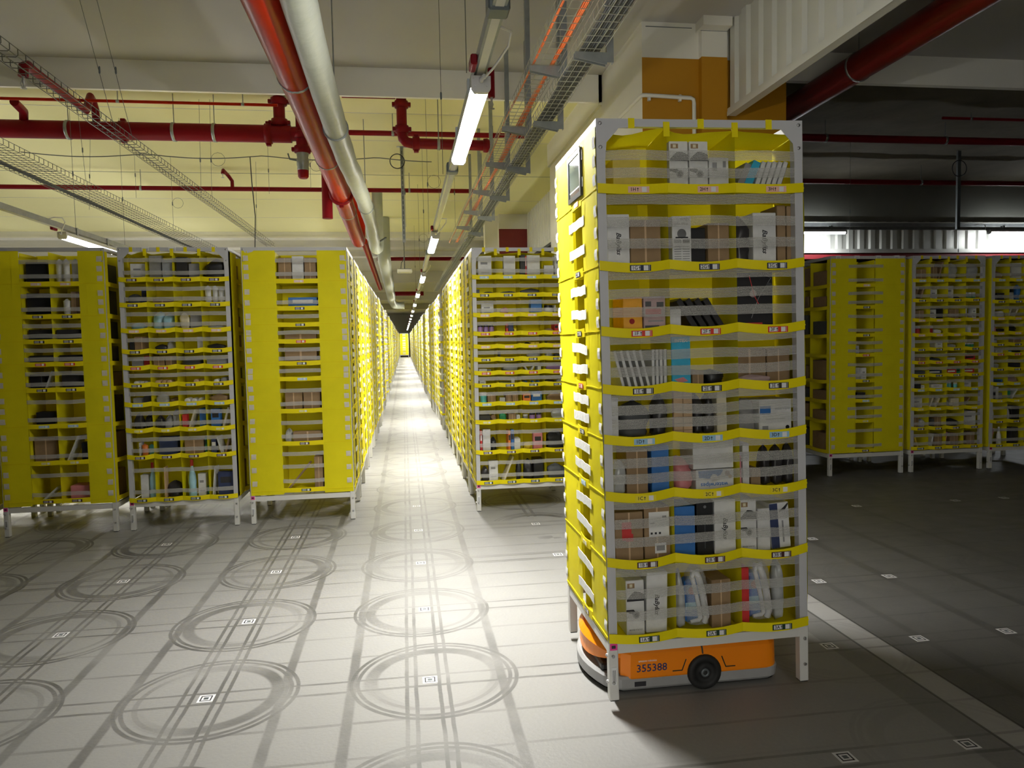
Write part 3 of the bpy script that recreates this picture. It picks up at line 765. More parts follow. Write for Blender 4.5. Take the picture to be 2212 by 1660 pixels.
# ------------------------------------------------------------------ luminaires on their trunking rails
LZ = 2.90
LED = bpy.data.lights.new('led_strip', 'AREA'); LED.shape = 'RECTANGLE'; LED.size = 1.44; LED.size_y = .064; LED.energy = 76; LED.color = (1, .985, .935); LED.spread = R(106)
def luminaire(axis='y', m='lamp_white'):
    root = empty('ceiling_light'); l = .755
    T = (lambda x, y, z: (x, y, z)) if axis == 'y' else (lambda x, y, z: (y, -x, z))
    mb = MB(T=T); mb.box((-.046, -l, .030), (.046, l, .036), 'frame_grey').box((-.036, -l, .036), (.036, l, .075), 'frame_grey').build('housing', root)
    mb = MB(T=T); sec = [(-.045, .032), (-.045, .020), (-.034, -.004), (.034, -.004), (.045, .020), (.045, .032)]
    mb.prism(sec, 1, -l+.012, l-.012, m); mb.build('diffuser', root)
    if m == 'lamp_white':                   # the strip of LEDs behind the lens, with its beam angle
        ld = LED.copy() if 0 else LED; lo = bpy.data.objects.new('led_strip', ld); C.objects.link(lo); lo.parent = root; lo.location = (0, 0, -.0055); lo.rotation_euler = (0, 0, PI/2)
    for s in (-1, 1):
        c = MB(T=T); a, b = sorted((s*(l-.012), s*(l+.022)))
        c.prism([(-.048, .070), (-.048, .010), (-.033, -.010), (.033, -.010), (.048, .010), (.048, .070)], 1, a, b, 'frame_grey')
        for x, z in ((-.038, .058), (.038, .058), (-.03, .02), (.03, .02)): c.lathe([(.004, s*(l+.022)), (.003, s*(l+.025))], 'steel', 6, (x, 0, z), 1)
        c.build('end_cap', root)
    mb = MB(T=T); mb.tube([(0, -l-.02, .045), (0, -l-.05, .045), (.012, -l-.075, .05)], .012, 'frame_grey', 8)
    mb.tube([(.012, -l-.06, .045), (.05, -l-.13, .07), (.115, -l-.20, .15), (.118, -l-.27, .185), (.06, -l-.33, .18), (.02, -l-.36, .16)], .006, 'leg_white', 6); mb.build('supply_cable', root)
    for y in (-.45, .45):
        MB(T=T).box((-.040, y-.02, .07), (-.028, y+.02, .16), 'galvanised').box((.028, y-.02, .07), (.040, y+.02, .16), 'galvanised').box((-.040, y-.02, .150), (.040, y+.02, .154), 'galvanised').build('mounting_clip', root)
    MB(T=T).cbox((-.062, -l-.16, .075), (-.030, -l-.04, .125), .006, 'red_pipe').build('plug_socket', root)
    return root
L0 = luminaire(); LS = 5.28
for k in range(15):
    lb = ('lit tube light above the aisle, %s from the camera' % nth(k+1)) if k else 'lit tube light at the top centre, nearest of the aisle row'
    if k == 0: o = tag(L0, lb, 'light', 'tube lights above the aisle')
    else: o = dup(L0, (0,0,0), lb)
    o.location = (.333, .93+LS*k, LZ)
for k in range(5):
    o = dup(L0, (-3.85, 6.25+LS*k, LZ), ['lit tube light over the dim two-column pod at left'][0] if k == 0 else 'tube light %s in the row above the left pods' % nth(k+1), 'tube lights above the left pods')
for k in range(6):
    dup(L0, (-8.03, 6.25+LS*k, LZ), 'added tube light %s in the unseen outer row beyond the left pods' % nth(k+1), 'added tube lights beyond the left pods')  # unseen row, added to brighten the ceiling
L1 = luminaire('x', 'lamp_far'); L1.location = (8.0, 10.35, 3.66); tag(L1, 'lit tube light under the far wall, beside the tall robot pod', 'light', 'tube lights along the far wall')
dup(L1, (12.75, 10.35, 3.67), 'lit tube light under the far wall at the right picture edge')
def rail(x, y0, y1, z, label, arms):
    root = empty('trunking_rail', (x, y0, z)); tag(root, label, 'rail', 'light trunking rails'); n = y1-y0
    mb = MB().box((-.030, 0, .0), (.030, n, .058), 'galvanised'); mb.box((-.018, 0, -.002), (.018, n, .0), 'leg_white').build('channel', root)
    for y in arms:
        MB().cbox((-.045, y-y0-.05, -.012), (.045, y-y0+.05, .066), .008, 'dark_metal').build('coupler', root)
rail(.333, -4.5, 76, 2.99, 'galvanised trunking rail carrying the aisle lights', [-.52, 2.35, 7.9, 13.2, 18.5])
rail(-3.85, 1.0, 34, 3.00, 'galvanised trunking rail above the dim pods at left', [4.0, 8.1, 13.4])
mb = MB().box((3.95, -.02, -.03), (16.5, .03, .03), 'galvanised').build('trunking_rail', None, (0, 10.36, 3.77)); tag(mb, 'trunking rail along the far wall of the dark side', 'rail', 'light trunking rails')
def hanger(x, y, z0, z1, label, dy=0., loop=False):
    root = empty('hanging_wire', (x, y, z0)); tag(root, label, 'wire', 'suspension wires')
    MB().tube([(0, 0, 0), (0, dy, z1-z0)], .0022, 'wire', 5).build('strand', root)
    MB().lathe([(.006, .0), (.008, .01), (.008, .05), (.005, .06)], 'dark_metal', 8, (0, dy*.35, .35*(z1-z0))).build('gripper', root)
    if loop: MB().tube([(0, dy*.4, .4*(z1-z0))]+[(.085-.085*math.cos(a*PI/6), dy*.4, .4*(z1-z0)-.02+.085*math.sin(a*PI/6)*(-1)) for a in range(1, 13)], .0022, 'wire', 5).build('spare_loop', root)
    return root
for i, y in enumerate((.35, 2.7, 6.2, 8.2, 11.5, 16.8)): hanger(.28, y, 3.05, ZC, '%s wire holding the aisle light rail, counted from the camera' % nth(i+1), 0, i in (2, 4))
for i, y in enumerate((5.85, 7.4)): hanger(-3.85, y, 3.06, ZC, '%s wire holding the light rail above the dim pods' % nth(i+1))

# ------------------------------------------------------------------ wire cable trays
def tray(x0, x1, z, y0, y1, h, rung, label, cables, m='tray_wire', nl=4):
    root = empty('hanging_cable_tray', (0, 0, 0)); tag(root, label, 'cable tray', 'wire mesh cable trays'); mb = MB(); q = .0029
    def rod(a, b): mb.tube([a, b], q, m, 4, False, False)
    for i in range(nl): rod((x0+(x1-x0)*i/(nl-1), y0, z), (x0+(x1-x0)*i/(nl-1), y1, z))
    for x in (x0, x1):
        rod((x, y0, z+h), (x, y1, z+h))
        if h > .07: rod((x, y0, z+h/2), (x, y1, z+h/2))
    y = y0
    while y < y1:
        mb.tube([(x0, y, z+h), (x0, y, z+.012), (x0+.012, y, z), (x1-.012, y, z), (x1, y, z+.012), (x1, y, z+h)], q, m, 4, False, False); y += rung if y < 9 else rung*1.6
    mb.build('wire_mesh', root)
    for nm, xs, zz, r, mm in cables:
        cb = MB(); rnd = random.Random(int(abs(x0)*100))
        for x in xs:
            P = [(x+.008*math.sin(k*.9+x*50)+rnd.uniform(-.004, .004), y0+(y1-y0)*k/26, z+zz+rnd.uniform(0, .012)) for k in range(27)]
            cb.tube(P, r, mm, 6, False)
        cb.build(nm, root)
    return root
tray(.865, 1.055, 3.60, -4.0, 11.3, .06, .10, 'wire tray with orange cables running above the aisle', [('orange_cables', [.878, .884, 1.0, 1.008, 1.016, 1.024, 1.03, 1.037, 1.004, 1.02], .012, .0055, 'orange_cable')])
tray(1.055, 1.225, 3.49, -4.0, 24, .06, .10, 'wire tray full of black cables beside the orange cable tray', [('black_cables', [1.095+.011*i for i in range(11)], .012, .009, 'black_cable')])
tray(-2.575, -2.435, 3.50, -1.5, 11.0, .05, .10, 'narrow empty wire tray crossing the ceiling at left', [], 'tray_backlit', 3)
tray(-4.27, -3.79, 3.60, 2.6, 14, .06, .10, 'broad wire tray above the dim pods at left', [('black_cables', [-4.24+.017*i for i in range(5)], .012, .010, 'black_cable')], 'tray_backlit', 8)
def bracket(xv, xa, y, z, label, top=ZC):
    root = empty('hanging_tray_bracket', (xv, y, z)); tag(root, label, 'bracket', 'tray brackets'); a = xa-xv
    MB().box((-.022, -.022, -.07), (.022, -.018, top-z), 'galvanised').box((-.022, -.018, -.07), (-.018, .022, top-z), 'galvanised').box((.018, -.018, -.07), (.022, .022, top-z), 'galvanised').build('upright', root)
    s = -1 if a < 0 else 1
    MB().prism([(s*.022, -.012), (a, -.012), (a, -.045), (s*.022, -.085)], 1, -.022, -.017, 'galvanised').prism([(s*.022, -.012), (a, -.012), (a, -.045), (s*.022, -.085)], 1, .017, .022, 'galvanised').box((min(a, s*.022), -.022, -.012), (max(a, s*.022), .022, -.008), 'galvanised').build('arm', root)
for i, y in enumerate((1.15, 2.65, 4.3, 5.85, 7.4, 9.0)): bracket(1.275, 1.045, y, 3.49, '%s steel bracket under the black cable tray, from the camera' % nth(i+1))
for i, y in enumerate((1.65, 3.15, 4.5, 6.0, 7.5, 9.0)): bracket(1.10, .855, y+.06, 3.60, '%s steel bracket under the orange cable tray, from the camera' % nth(i+1))
for i, (x, y, d) in enumerate([(-2.44, 3.6, -.9), (-2.57, 3.6, -.9), (-2.44, 6.4, .1), (-2.57, 6.4, .1), (-3.8, 6.1, -.2), (-4.285, 7.4, .2), (-3.8, 9.5, 0), (-2.5, 9.6, .2)]):
    hanger(x, y, 3.55, ZC if i > 1 else ZC, '%s thin wire holding the left cable trays, counted from the camera' % nth(i+1), d, i in (2, 6))
for i, (x, y) in enumerate([(-4.0, 8.4), (-.95, 8.9), (-2.0, 8.0), (-1.35, 7.6), (.0, 7.9), (.75, 7.9), (.55, 8.6)]):
    hanger(x, y, 3.9 if i < 4 else 3.4, ZC, '%s loose wire hanging from the yellow-lit ceiling, counting from nearest' % nth(i+1), .02, i in (1, 3))

# ------------------------------------------------------------------ pipes
def coupling(mb, o, r, ax, m='red_pipe'):
    mb.lathe([(r*1.02, -.045), (r*1.28, -.04), (r*1.28, .04), (r*1.02, .045)], m, 16, o, ax)
    for s in (-1, 1):
        e = list(o); k = 2 if ax != 2 else 0; e[k] += s*r*1.30; mb.cbox((e[0]-.03, e[1]-.03, e[2]-.025), (e[0]+.03, e[1]+.03, e[2]+.025), .006, m)
def rods(root, pts):
    for x, y, z0, z1, r in pts:
        MB().tube([(x, y, z0), (x, y, z1)], .006, 'galvanised', 6).build('hanger_rod', root)
        MB().lathe([(r*1.03, -.018), (r*1.08, -.018), (r*1.08, .018), (r*1.03, .018)], 'galvanised', 16, (x, y, z0-r), 0).build('pipe_clamp', root)
rt = empty('sprinkler_main', (0, 0, 0)); tag(rt, 'thick red sprinkler main crossing above the left pods', 'pipe', 'red sprinkler pipes')
Y = 6.3; Z = 4.32
MB().tube([(-14, Y, Z), (-1.42, Y, Z)], .108, 'red_pipe', 20).build('main_pipe', rt)
MB().tube([(-1.56, Y, Z), (-1.56, Y, 4.78)], .072, 'red_pipe', 16).build('riser', rt)
MB().tube([(-1.56, Y, Z), (-1.36, Y-.02, Z), (-1.30, Y-.04, Z)], .09, 'red_pipe', 16).build('tee', rt)
MB().tube([(-1.285, Y-.04, 4.62), (-1.285, Y-.04, 4.08)], .074, 'red_pipe', 16).build('drop_pipe', rt)
v = MB().lathe([(.07, 3.86), (.076, 3.88), (.07, 3.90), (.078, 3.93), (.078, 4.0), (.07, 4.02), (.076, 4.05), (.076, 4.08)], 'galvanised', 18, (-1.285, Y-.04, 0)); v = v.build('drain_valve', rt)
MB().tube([(-1.36, Y-.06, 3.98), (-1.44, Y-.08, 3.99), (-1.46, Y-.08, 4.06)], .010, 'dark_metal', 6).build('valve_handle', v)
MB().lathe([(.05, 3.76), (.066, 3.78), (.070, 3.86)], 'red_pipe', 12, (-1.285, Y-.04, 0)).build('pipe_cap', rt)
for o_ in ((-1.56, Y, 4.46), (-1.56, Y, 4.72), (-1.285, Y-.04, 4.30), (-1.285, Y-.04, 4.12)):
    mb = MB(); coupling(mb, o_, .079, 2); mb.build('coupling', rt)
mb = MB(); coupling(mb, (-1.70, Y, Z), .098, 0); mb.build('coupling', rt)
mb = MB(); coupling(mb, (-3.42, Y, Z), .094, 0); mb.build('coupling', rt)
rods(rt, [(-2.83, Y, Z+.108, ZC, .108), (-2.35, Y, Z+.108, ZC, .108), (-4.05, Y, Z+.108, ZC, .108)])
MB().tube([(-3.72, 6.28, 4.40), (-3.72, 6.26, 4.56), (-3.72, 6.2, 4.64), (-3.70, 6.08, 4.66), (-3.62, 5.0, 4.40), (-3.60, 4.4, 4.30), (-3.60, 4.26, 4.27), (-3.60, 4.22, 4.20), (-3.60, 4.22, 4.14)][0:4]+[(-3.69, 5.9, 4.44), (-3.62, 4.5, 4.40), (-3.60, 4.34, 4.40), (-3.60, 4.26, 4.36), (-3.60, 4.24, 4.26)], .045, 'red_pipe', 12).build('elbow_arm', rt)
hd = MB().lathe([(.012, 4.14), (.028, 4.145), (.028, 4.15), (.008, 4.152), (.006, 4.19), (.014, 4.2), (.014, 4.26)], 'steel', 10, (-3.60, 4.24, 0))
for s in (-1, 1): hd.tube([(-3.60+s*.012, 4.24, 4.23), (-3.60+s*.028, 4.24, 4.19), (-3.60+s*.010, 4.24, 4.15)], .004, 'steel', 5)
hd.build('sprinkler_head', rt)
mb = MB().tube([(-4.55, 6.3, 4.40), (-4.50, 6.2, 4.50), (-4.46, 5.9, 4.52), (-4.2, 5.2, 4.40)][0:3], .05, 'red_pipe', 10).build('elbow_stub', rt)
def xpipe(x0, x1, y, z, r, label, rodx=(), m='red_pipe', up=()):
    rt = empty('sprinkler_pipe', (0, 0, 0)); tag(rt, label, 'pipe', 'red sprinkler pipes')
    MB().tube([(x0, y, z), (x1, y, z)], r, m, 10).build('pipe_run', rt)
    rods(rt, [(x, y, z+r, ZC-(.02 if x > 3.3 else 0), r) for x in rodx])
    for x in up:
        MB().tube([(x, y, z), (x, y, z+.14), (x-.05, y-.05, z+.22), (x-.10, y-.22, z+.28), (x-.10, y-.26, z+.22)], r*.8, m, 8).build('branch', rt)
        MB().lathe([(.03, -.07), (.03, -.066), (.007, -.064), (.006, -.03), (.014, -.02), (.014, .0)], 'steel', 8, (x-.10, y-.26, z+.21)).build('sprinkler_head', rt)
    return rt
xpipe(-14, -1.5, 5.8, 4.525, .018, 'thin orange-red pipe above the thick main at left', (-3.3, -1.9), 'red_gloss')
xpipe(-.9, 1.9, 6.9, 4.52, .036, 'red pipe crossing behind the aisle lights', (-.15,))
xpipe(-14, 1.32, 10.5, 4.465, .040, 'long thinner red pipe low across the yellow-lit ceiling', (-4.6, -1.3, .1), up=(-3.05,))
xpipe(-.85, 6.0, 20.5, 4.3, .06, 'dark red pipe far up the aisle above the lights', (0,)); xpipe(-.6, .9, 31.5, 3.9, .10, 'second dark red pipe far up the aisle')
xpipe(4.8, 16, 6.5, 4.47, .055, 'dark red pipe under the rough ceiling, passing behind the robot pod', (6.0, 7.9))
xpipe(4.8, 16, 9.0, 4.40, .045, 'dark red pipe under the rough ceiling nearest the far wall', (6.9, 9.4))
xpipe(7.46, 16, 6.0, 4.64, .020, 'short thin dark pipe at the upper right with a capped end', (7.9,))
rt = empty('sprinkler_drop', (0, 0, 0)); tag(rt, 'red stepped sprinkler pipe left of the lit tube light', 'pipe', 'red sprinkler pipes')
MB().tube([(-.75, 5.9, 4.69), (-.10, 5.9, 4.69)], .026, 'red_pipe', 10).build('feed_pipe', rt)
MB().tube([(-.03, 5.9, 4.70), (-.03, 5.9, 4.26), (-.02, 5.9, 4.19), (.02, 5.9, 4.145), (.09, 5.9, 4.13), (1.02, 5.9, 4.12)], .064, 'red_pipe', 16).build('drop_pipe', rt)
for z_ in (4.60, 4.30):
    mb = MB(); coupling(mb, (-.03, 5.9, z_), .066, 2); mb.build('coupling', rt)
mb = MB(); coupling(mb, (.14, 5.9, 4.13), .066, 0); mb.build('coupling', rt)
MB().lathe([(.064, .98), (.084, .985), (.088, 1.03), (.07, 1.06)], 'red_pipe', 16, (0, 5.9, 4.12), 0).build('end_cap', rt)
MB().tube([(.78, 5.9, 4.12), (.78, 5.9, 4.4)], .05, 'red_pipe', 12).build('branch', rt)
rods(rt, [(.42, 5.9, 4.185, ZC, .064)])
rt = empty('sprinkler_branch', (0, 0, 0)); tag(rt, 'red pendent sprinkler stub behind the lit tube light', 'pipe', 'red sprinkler pipes')
MB().tube([(1.0, 5.1, 4.46), (1.0, 5.1, 4.60), (1.0, 5.1, 4.785)], .04, 'red_pipe', 10).build('pipe_stub', rt)
MB().lathe([(.034, 4.33), (.034, 4.335), (.010, 4.34), (.024, 4.38), (.012, 4.42), (.016, 4.46)], 'steel', 10, (1.0, 5.1, 0)).build('sprinkler_head', rt)
# the red pipe and the wrapped pipe that run along the aisle
def ypipe(pts, r, m, name, part, label, clamps, group, n=20, clampm='galvanised', drops=(), wob=0):
    rt = empty(name, (0, 0, 0)); tag(rt, label, 'pipe', group)
    MB().tube(pts, r, m, n).build(part, rt)
    def at(y):
        for a, b in zip(pts, pts[1:]):
            if a[1] <= y <= b[1]:
                t = (y-a[1])/(b[1]-a[1]); return tuple(a[i]+(b[i]-a[i])*t for i in range(3))
    rr = r if not isinstance(r, list) else max(r)
    for y in clamps:
        o = at(y); MB().lathe([(rr*1.0, -.012), (rr*1.05, -.012), (rr*1.05, .012), (rr*1.0, .012)], clampm, 22, o, 1).build('pipe_clamp', rt)
        MB().tube([(o[0], y, o[2]+rr), (o[0], y, ZC)], .006, 'galvanised', 6).build('hanger_rod', rt)
    return rt, at
RX = -.835
rt, at = ypipe([(RX+.004*0, -4.5, 3.70), (RX-.01, 3, 3.70), (RX-.03, 6.5, 3.70), (RX-.09, 11.7, 3.70), (RX-.095, 11.95, 3.73), (RX-.095, 12.1, 3.82), (RX-.095, 12.15, 4.0), (RX-.095, 12.15, 4.78)], .130, 'red_gloss', 'red_riser_pipe', 'pipe_run', 'big glossy red pipe sloping down the view beside the white wrapped pipe', (2.35, 4.9, 8.3), 'pipes running along the aisle')
mb = MB(); coupling(mb, (RX-.035, 6.9, 3.70), .130, 1); mb.build('coupling', rt)
rt2 = empty('red_drop_pipe', (0, 0, 0)); tag(rt2, 'dark red upright pipe behind the big glossy red pipe', 'pipe', 'red sprinkler pipes')
MB().tube([(-1.07, 7.15, 4.78), (-1.085, 7.15, 3.40)], .072, 'red_pipe', 14).build('pipe_run', rt2)
GP = []; GRr = []
for k in range(46):
    y = -4.5+k*.36; GP.append((-.588-.035*math.sin(max(0, y)*.55+.2)+.012*noise.noise(Vector((y*1.3, 2, 1))), y, 3.56+.022*math.sin(y*.9+1)+.014*noise.noise(Vector((y*1.7, 7, 3))))); GRr.append(.101+.012*noise.noise(Vector((y*1.9, 5, 9))))
GP += [(-.575, 11.95, 3.56), (-.55, 12.12, 3.60), (-.545, 12.2, 3.72), (-.545, 12.22, 4.0), (-.545, 12.22, 4.78)]; GRr += [.104, .106, .108, .108, .108]
rt, at = ypipe(GP, GRr, 'insulation', 'wrapped_pipe', 'insulated_run', 'pale cloth-wrapped pipe sagging along the ceiling beside the red pipe', (3.2, 7.2), 'pipes running along the aisle', 20)
MB().tube([(-.50, 12.05, 3.74), (-.38, 11.95, 3.80)], .02, 'dark_metal', 6).build('clip', rt)
rt, at = ypipe([(-.52, 15.5, 4.78), (-.52, 15.5, 4.2), (-.52, 15.6, 3.9), (-.52, 15.9, 3.78), (-.55, 30, 3.5), (-.50, 33, 3.45), (-.3, 33.6, 3.45), (.0, 33.6, 3.45)], .17, 'insulation', 'wrapped_pipe', 'insulated_run', 'second stretch of wrapped pipe farther up the aisle', (), 'pipes running along the aisle', 16)
rt, at = ypipe([(-1.0, 15.5, 4.2), (-.98, 28, 3.9)], .085, 'red_gloss', 'red_riser_pipe', 'pipe_run', 'second stretch of red pipe farther up the aisle', (), 'pipes running along the aisle', 12)
rt, at = ypipe([(4.45, -1.5, 4.33), (4.45, 3.6, 4.29), (4.45, 9.6, 4.25)], .14, 'red_dark', 'red_riser_pipe', 'pipe_run', 'big dark red pipe at the top right behind the hanging sheet wall', (3.35,), 'pipes running along the aisle', 18)
mb = MB(); coupling(mb, (4.45, 1.75, 4.50), .06, 2); mb.tube([(4.45, 1.75, 4.30), (4.45, 1.75, 4.7)], .055, 'red_dark', 10); mb.build('branch_outlet', rt)
# slotted strut with a cable coil and the flat white radio box below it
rt = empty('strut_channel', (-.03, 8.65, 3.27)); tag(rt, 'slotted steel strut hanging over the aisle with a cable coil', 'strut', 'hanging struts')
mb = MB().box((-.026, -.02, 0), (-.020, .02, ZC-3.27), 'galvanised').box((.020, -.02, 0), (.026, .02, ZC-3.27), 'galvanised').box((-.020, .015, 0), (.020, .02, ZC-3.27), 'galvanised')
for k in range(18): mb.box((-.008, .0125, .05+.08*k), (.008, .0150, .10+.08*k), 'dark_metal')
mb.build('channel', rt); MB().box((-.08, -.04, ZC-3.275), (.08, .04, ZC-3.27), 'galvanised').build('top_plate', rt)
mb = MB().tube([(-.075+.115*math.cos(a*PI/12), -.04+.004*math.sin(a), 1.28+.115*math.sin(a*PI/12)) for a in range(49)], .008, 'black_cable', 6); mb.build('cable_coil', rt)
rt = empty('radio_access_point', (-.035, 8.65, 2.80)); tag(rt, 'flat white radio box hung on a cable above the aisle', 'access point')
MB().cbox((-.12, -.12, -.02), (.12, .12, .03), .012, 'white_card').build('case', rt); MB().tube([(0, 0, .03), (0, 0, .47)], .008, 'wire', 6).tube([(-.06, 0, .04), (-.05, 0, .14), (0, 0, .2)], .006, 'wire', 5).box((-.10, -.02, .03), (.10, .02, .045), 'dark_metal').build('support_cable', rt)
rt = empty('strut_channel', (9.35, 8.0, 3.40)); tag(rt, 'dark steel strut hanging under the rough ceiling at right', 'strut', 'hanging struts')
MB().box((-.03, -.02, 0), (.03, .02, 1.32), 'dark_metal').build('channel', rt)
MB().tube([(-.01+.135*math.cos(a*PI/12), -.03, 1.02+.135*math.sin(a*PI/12)) for a in range(25)], .008, 'black_cable', 6).build('cable_coil', rt)
hanger(7.0, 7.45, 2.95, 4.7, 'long thin wire dropping in front of the corrugated far wall'); hanger(9.37, 8.0, 2.8, 3.4, 'short wire under the dark steel strut at right')
# conduit on the pier and the sagging cable under the ceiling
mb = MB(); mb.tube([(2.325, 6.6, 4.10), (2.325, 3.69, 4.06), (2.33, 3.665, 4.06), (2.36, 3.66, 4.06), (2.83, 3.66, 4.045), (2.86, 3.66, 4.03), (2.865, 3.66, 3.99), (2.87, 3.66, 3.0)], .020, 'white_paint', 8); mb.build('pipe_conduit', None)
o = bpy.data.objects['pipe_conduit']; tag(o, 'white conduit bent across the orange band of the pier', 'conduit')
for x in (2.40, 2.72): MB().box((x-.012, 3.655, 4.01), (x+.012, 3.69, 4.075), 'white_paint').build('conduit_clip', o)
P = []
for k in range(61):
    t = k/60; x = -5.2+5.6*t; P.append((x, 7.6, 4.36-.05*abs(math.sin(t*PI*3.5))))
o = MB().tube(P, .007, 'wire', 5).build('ceiling_cable'); tag(o, 'thin cable slung in shallow loops under the yellow-lit ceiling', 'cable')
o = MB().tube([(-2.18, 7.6, 4.34), (-2.17, 7.6, 4.0), (-2.14, 7.6, 3.5), (-2.16, 7.55, 2.9), (-2.24, 7.5, 2.62)], .007, 'black_cable', 6).build('hanging_cable'); tag(o, 'dark cable dropping from the ceiling behind the left pods', 'cable')
# ------------------------------------------------------------------ goods in the bins
COL = dict(br='brown', wh='white', bk='black', gy='grey', bl='blue', lb='pale blue', rd='red', pk='pink', gn='green', cr='cream', tl='teal', pu='purple', ye='yellow', nv='navy', dk='near-black', dg='dark grey', wo='tan', sil='silver', ol='olive', cl='clear-wrapped', yb='yellow', cy='bright blue', rs='dusty pink')
COL['or'] = 'orange'; COL['yo'] = 'orange'
def bag_mesh(w, d, h, m, seed, film=False):
    mb = MB(); nu, nv = 18, 12; lean = .25*noise.noise(Vector((seed*1.7, 3, 1)))
    def f(a, b):
        th = 2*PI*a; t = b; c, s = math.cos(th), math.sin(th)
        prof = (1-.10*(1-t)**3)*(1 if t < .6 else max(.05, 1-((t-.6)/.42)**2.6)) if 0 < t < 1 else .03
        v = Vector((c*1.3+seed*3.1, s*1.3, t*2.2+seed))
        q = .92+.30*noise.noise(v)+.22*(.35-abs(noise.noise(v*2.7)))+.10*noise.noise(v*6)
        x = math.copysign(abs(c)**.6, c)*w/2*prof*q+lean*w*t; y = math.copysign(abs(s)**.6, s)*d/2*prof*q
        zz = h*t*(1+.16*noise.noise(Vector((c*1.5, s*1.5+seed, 4))))
        return (max(-w/2, min(w/2, x)), max(-d/2, min(d/2, y)), max(0, min(h*1.05, zz)))
    mb.grid(nu, nv, f, m)
    return mb
def item_mesh(k, w, d, h, col, seed=0, deco=None):
    m = 'item_'+col; mb = MB(); rnd = random.Random(seed)
    if k in 'BL':
        mb.cbox((-w/2, -d/2, 0), (w/2, d/2, h), min(.0025, w*.12), m)
        if k == 'B' and col in ('br', 'wo') and w > .05: mb.box((-w*.03, -d/2-.0004, .002), (w*.03, -d/2, h-.002), 'item_wo' if col == 'br' else 'item_br')
        if k == 'L' and col in ('wh', 'cr', 'sil', 'br'): mb.box((w/2-.003, -d/2-.0004, .003), (w/2-.001, -d/2, h-.003), 'ink')
        if k == 'B' and deco is None and col in ('wh', 'cr') and rnd.random() < .6:
            mb.box((-w*.3, -d/2-.0004, h*.62), (w*.2, -d/2, h*.72), 'item_gy').box((-w*.3, -d/2-.0004, h*.25), (w*.3, -d/2, h*.30), 'item_gy')
        if k == 'B' and deco is None and col in ('bl', 'rd', 'nv', 'pk', 'tl', 'or', 'gn') and rnd.random() < .7:
            mb.box((-w*.35, -d/2-.0004, h*.55), (w*.35, -d/2, h*.80), 'white_ink' if rnd.random() < .5 else 'item_dk')
    elif k == 'G': return bag_mesh(w, d, h, m, seed)
    elif k == 'P':
        mb.grid(8, 8, lambda a, b: ((a-.5)*w*(1-.04*math.sin(PI*b)), -d/2*math.sin(PI*a)**.6*math.sin(PI*min(.96, b+.12))**.5, h*.9*b), m)
        mb.grid(8, 8, lambda a, b: ((.5-a)*w*(1-.04*math.sin(PI*b)), d/2*math.sin(PI*a)**.6*math.sin(PI*min(.96, b+.12))**.5, h*.9*b), m)
        mb.add([(-w*.46, 0, h*.88), (w*.46, 0, h*.88), (w*.1, 0, h), (-w*.1, 0, h)], [(0,1,2,3)], m)
    elif k == 'C': mb.lathe([(w*.30, -d/2-.002), (w*.42, -d/2), (w*.5, -d/2+.004), (w*.5, d/2)], m, 16, (0, 0, w/2), 1).lathe([(w*.30, -d/2-.0015), (.001, -d/2-.0015)], 'white_card' if col == 'wh' else 'item_cr', 16, (0, 0, w/2), 1)
    elif k == 'T': mb.lathe([(w*.46, 0), (w*.48, h*.03), (w*.48, h*.70), (w*.44, h*.76)], m, 16); mb.lathe([(w*.47, h*.76), (w*.47, h*.97), (w*.44, h)], 'item_bk' if col in ('pu', 'wh') else 'white_card', 16)
    elif k == 'W':
        mb.lathe([(w*.40, 0), (w*.46, h*.02), (w*.46, h*.18), (w*.40, h*.3), (w*.45, h*.42), (w*.40, h*.58), (w*.22, h*.74), (w*.15, h*.80), (w*.15, h*.86)], m, 14)
    return mb
GRP = dict(B='boxes in the bins', L='slim boxes in the bins', G='bags in the bins', P='pouches in the bins', C='round containers in the bins', T='tubs in the bins', W='bottles in the bins')
CAT = dict(B='box', L='box', G='bag', P='pouch', C='container', T='tub', W='bottle')
NAME = dict(B='packed_box', L='slim_box', G='packed_bag', P='foil_pouch', C='round_container', T='lidded_tub', W='plastic_bottle')
WORD = dict(B='box', L='slim box', G='bag', P='pouch', C='round container', T='tub', W='bottle')
def put(pod, mb, name, u, w, z, rot=0.):
    o = mb.build(name); o.matrix_world = PODS[pod] @ Matrix.Translation((u-PW/2, w-PD/2, z)) @ Matrix.Rotation(rot, 4, 'Y')
    return o
def ordname(i, n):
    if n == 1: return ''
    if n == 2: return ('left', 'right')[i]+' '
    return ('leftmost' if i == 0 else 'rightmost' if i == n-1 else nth(i+1))+' '
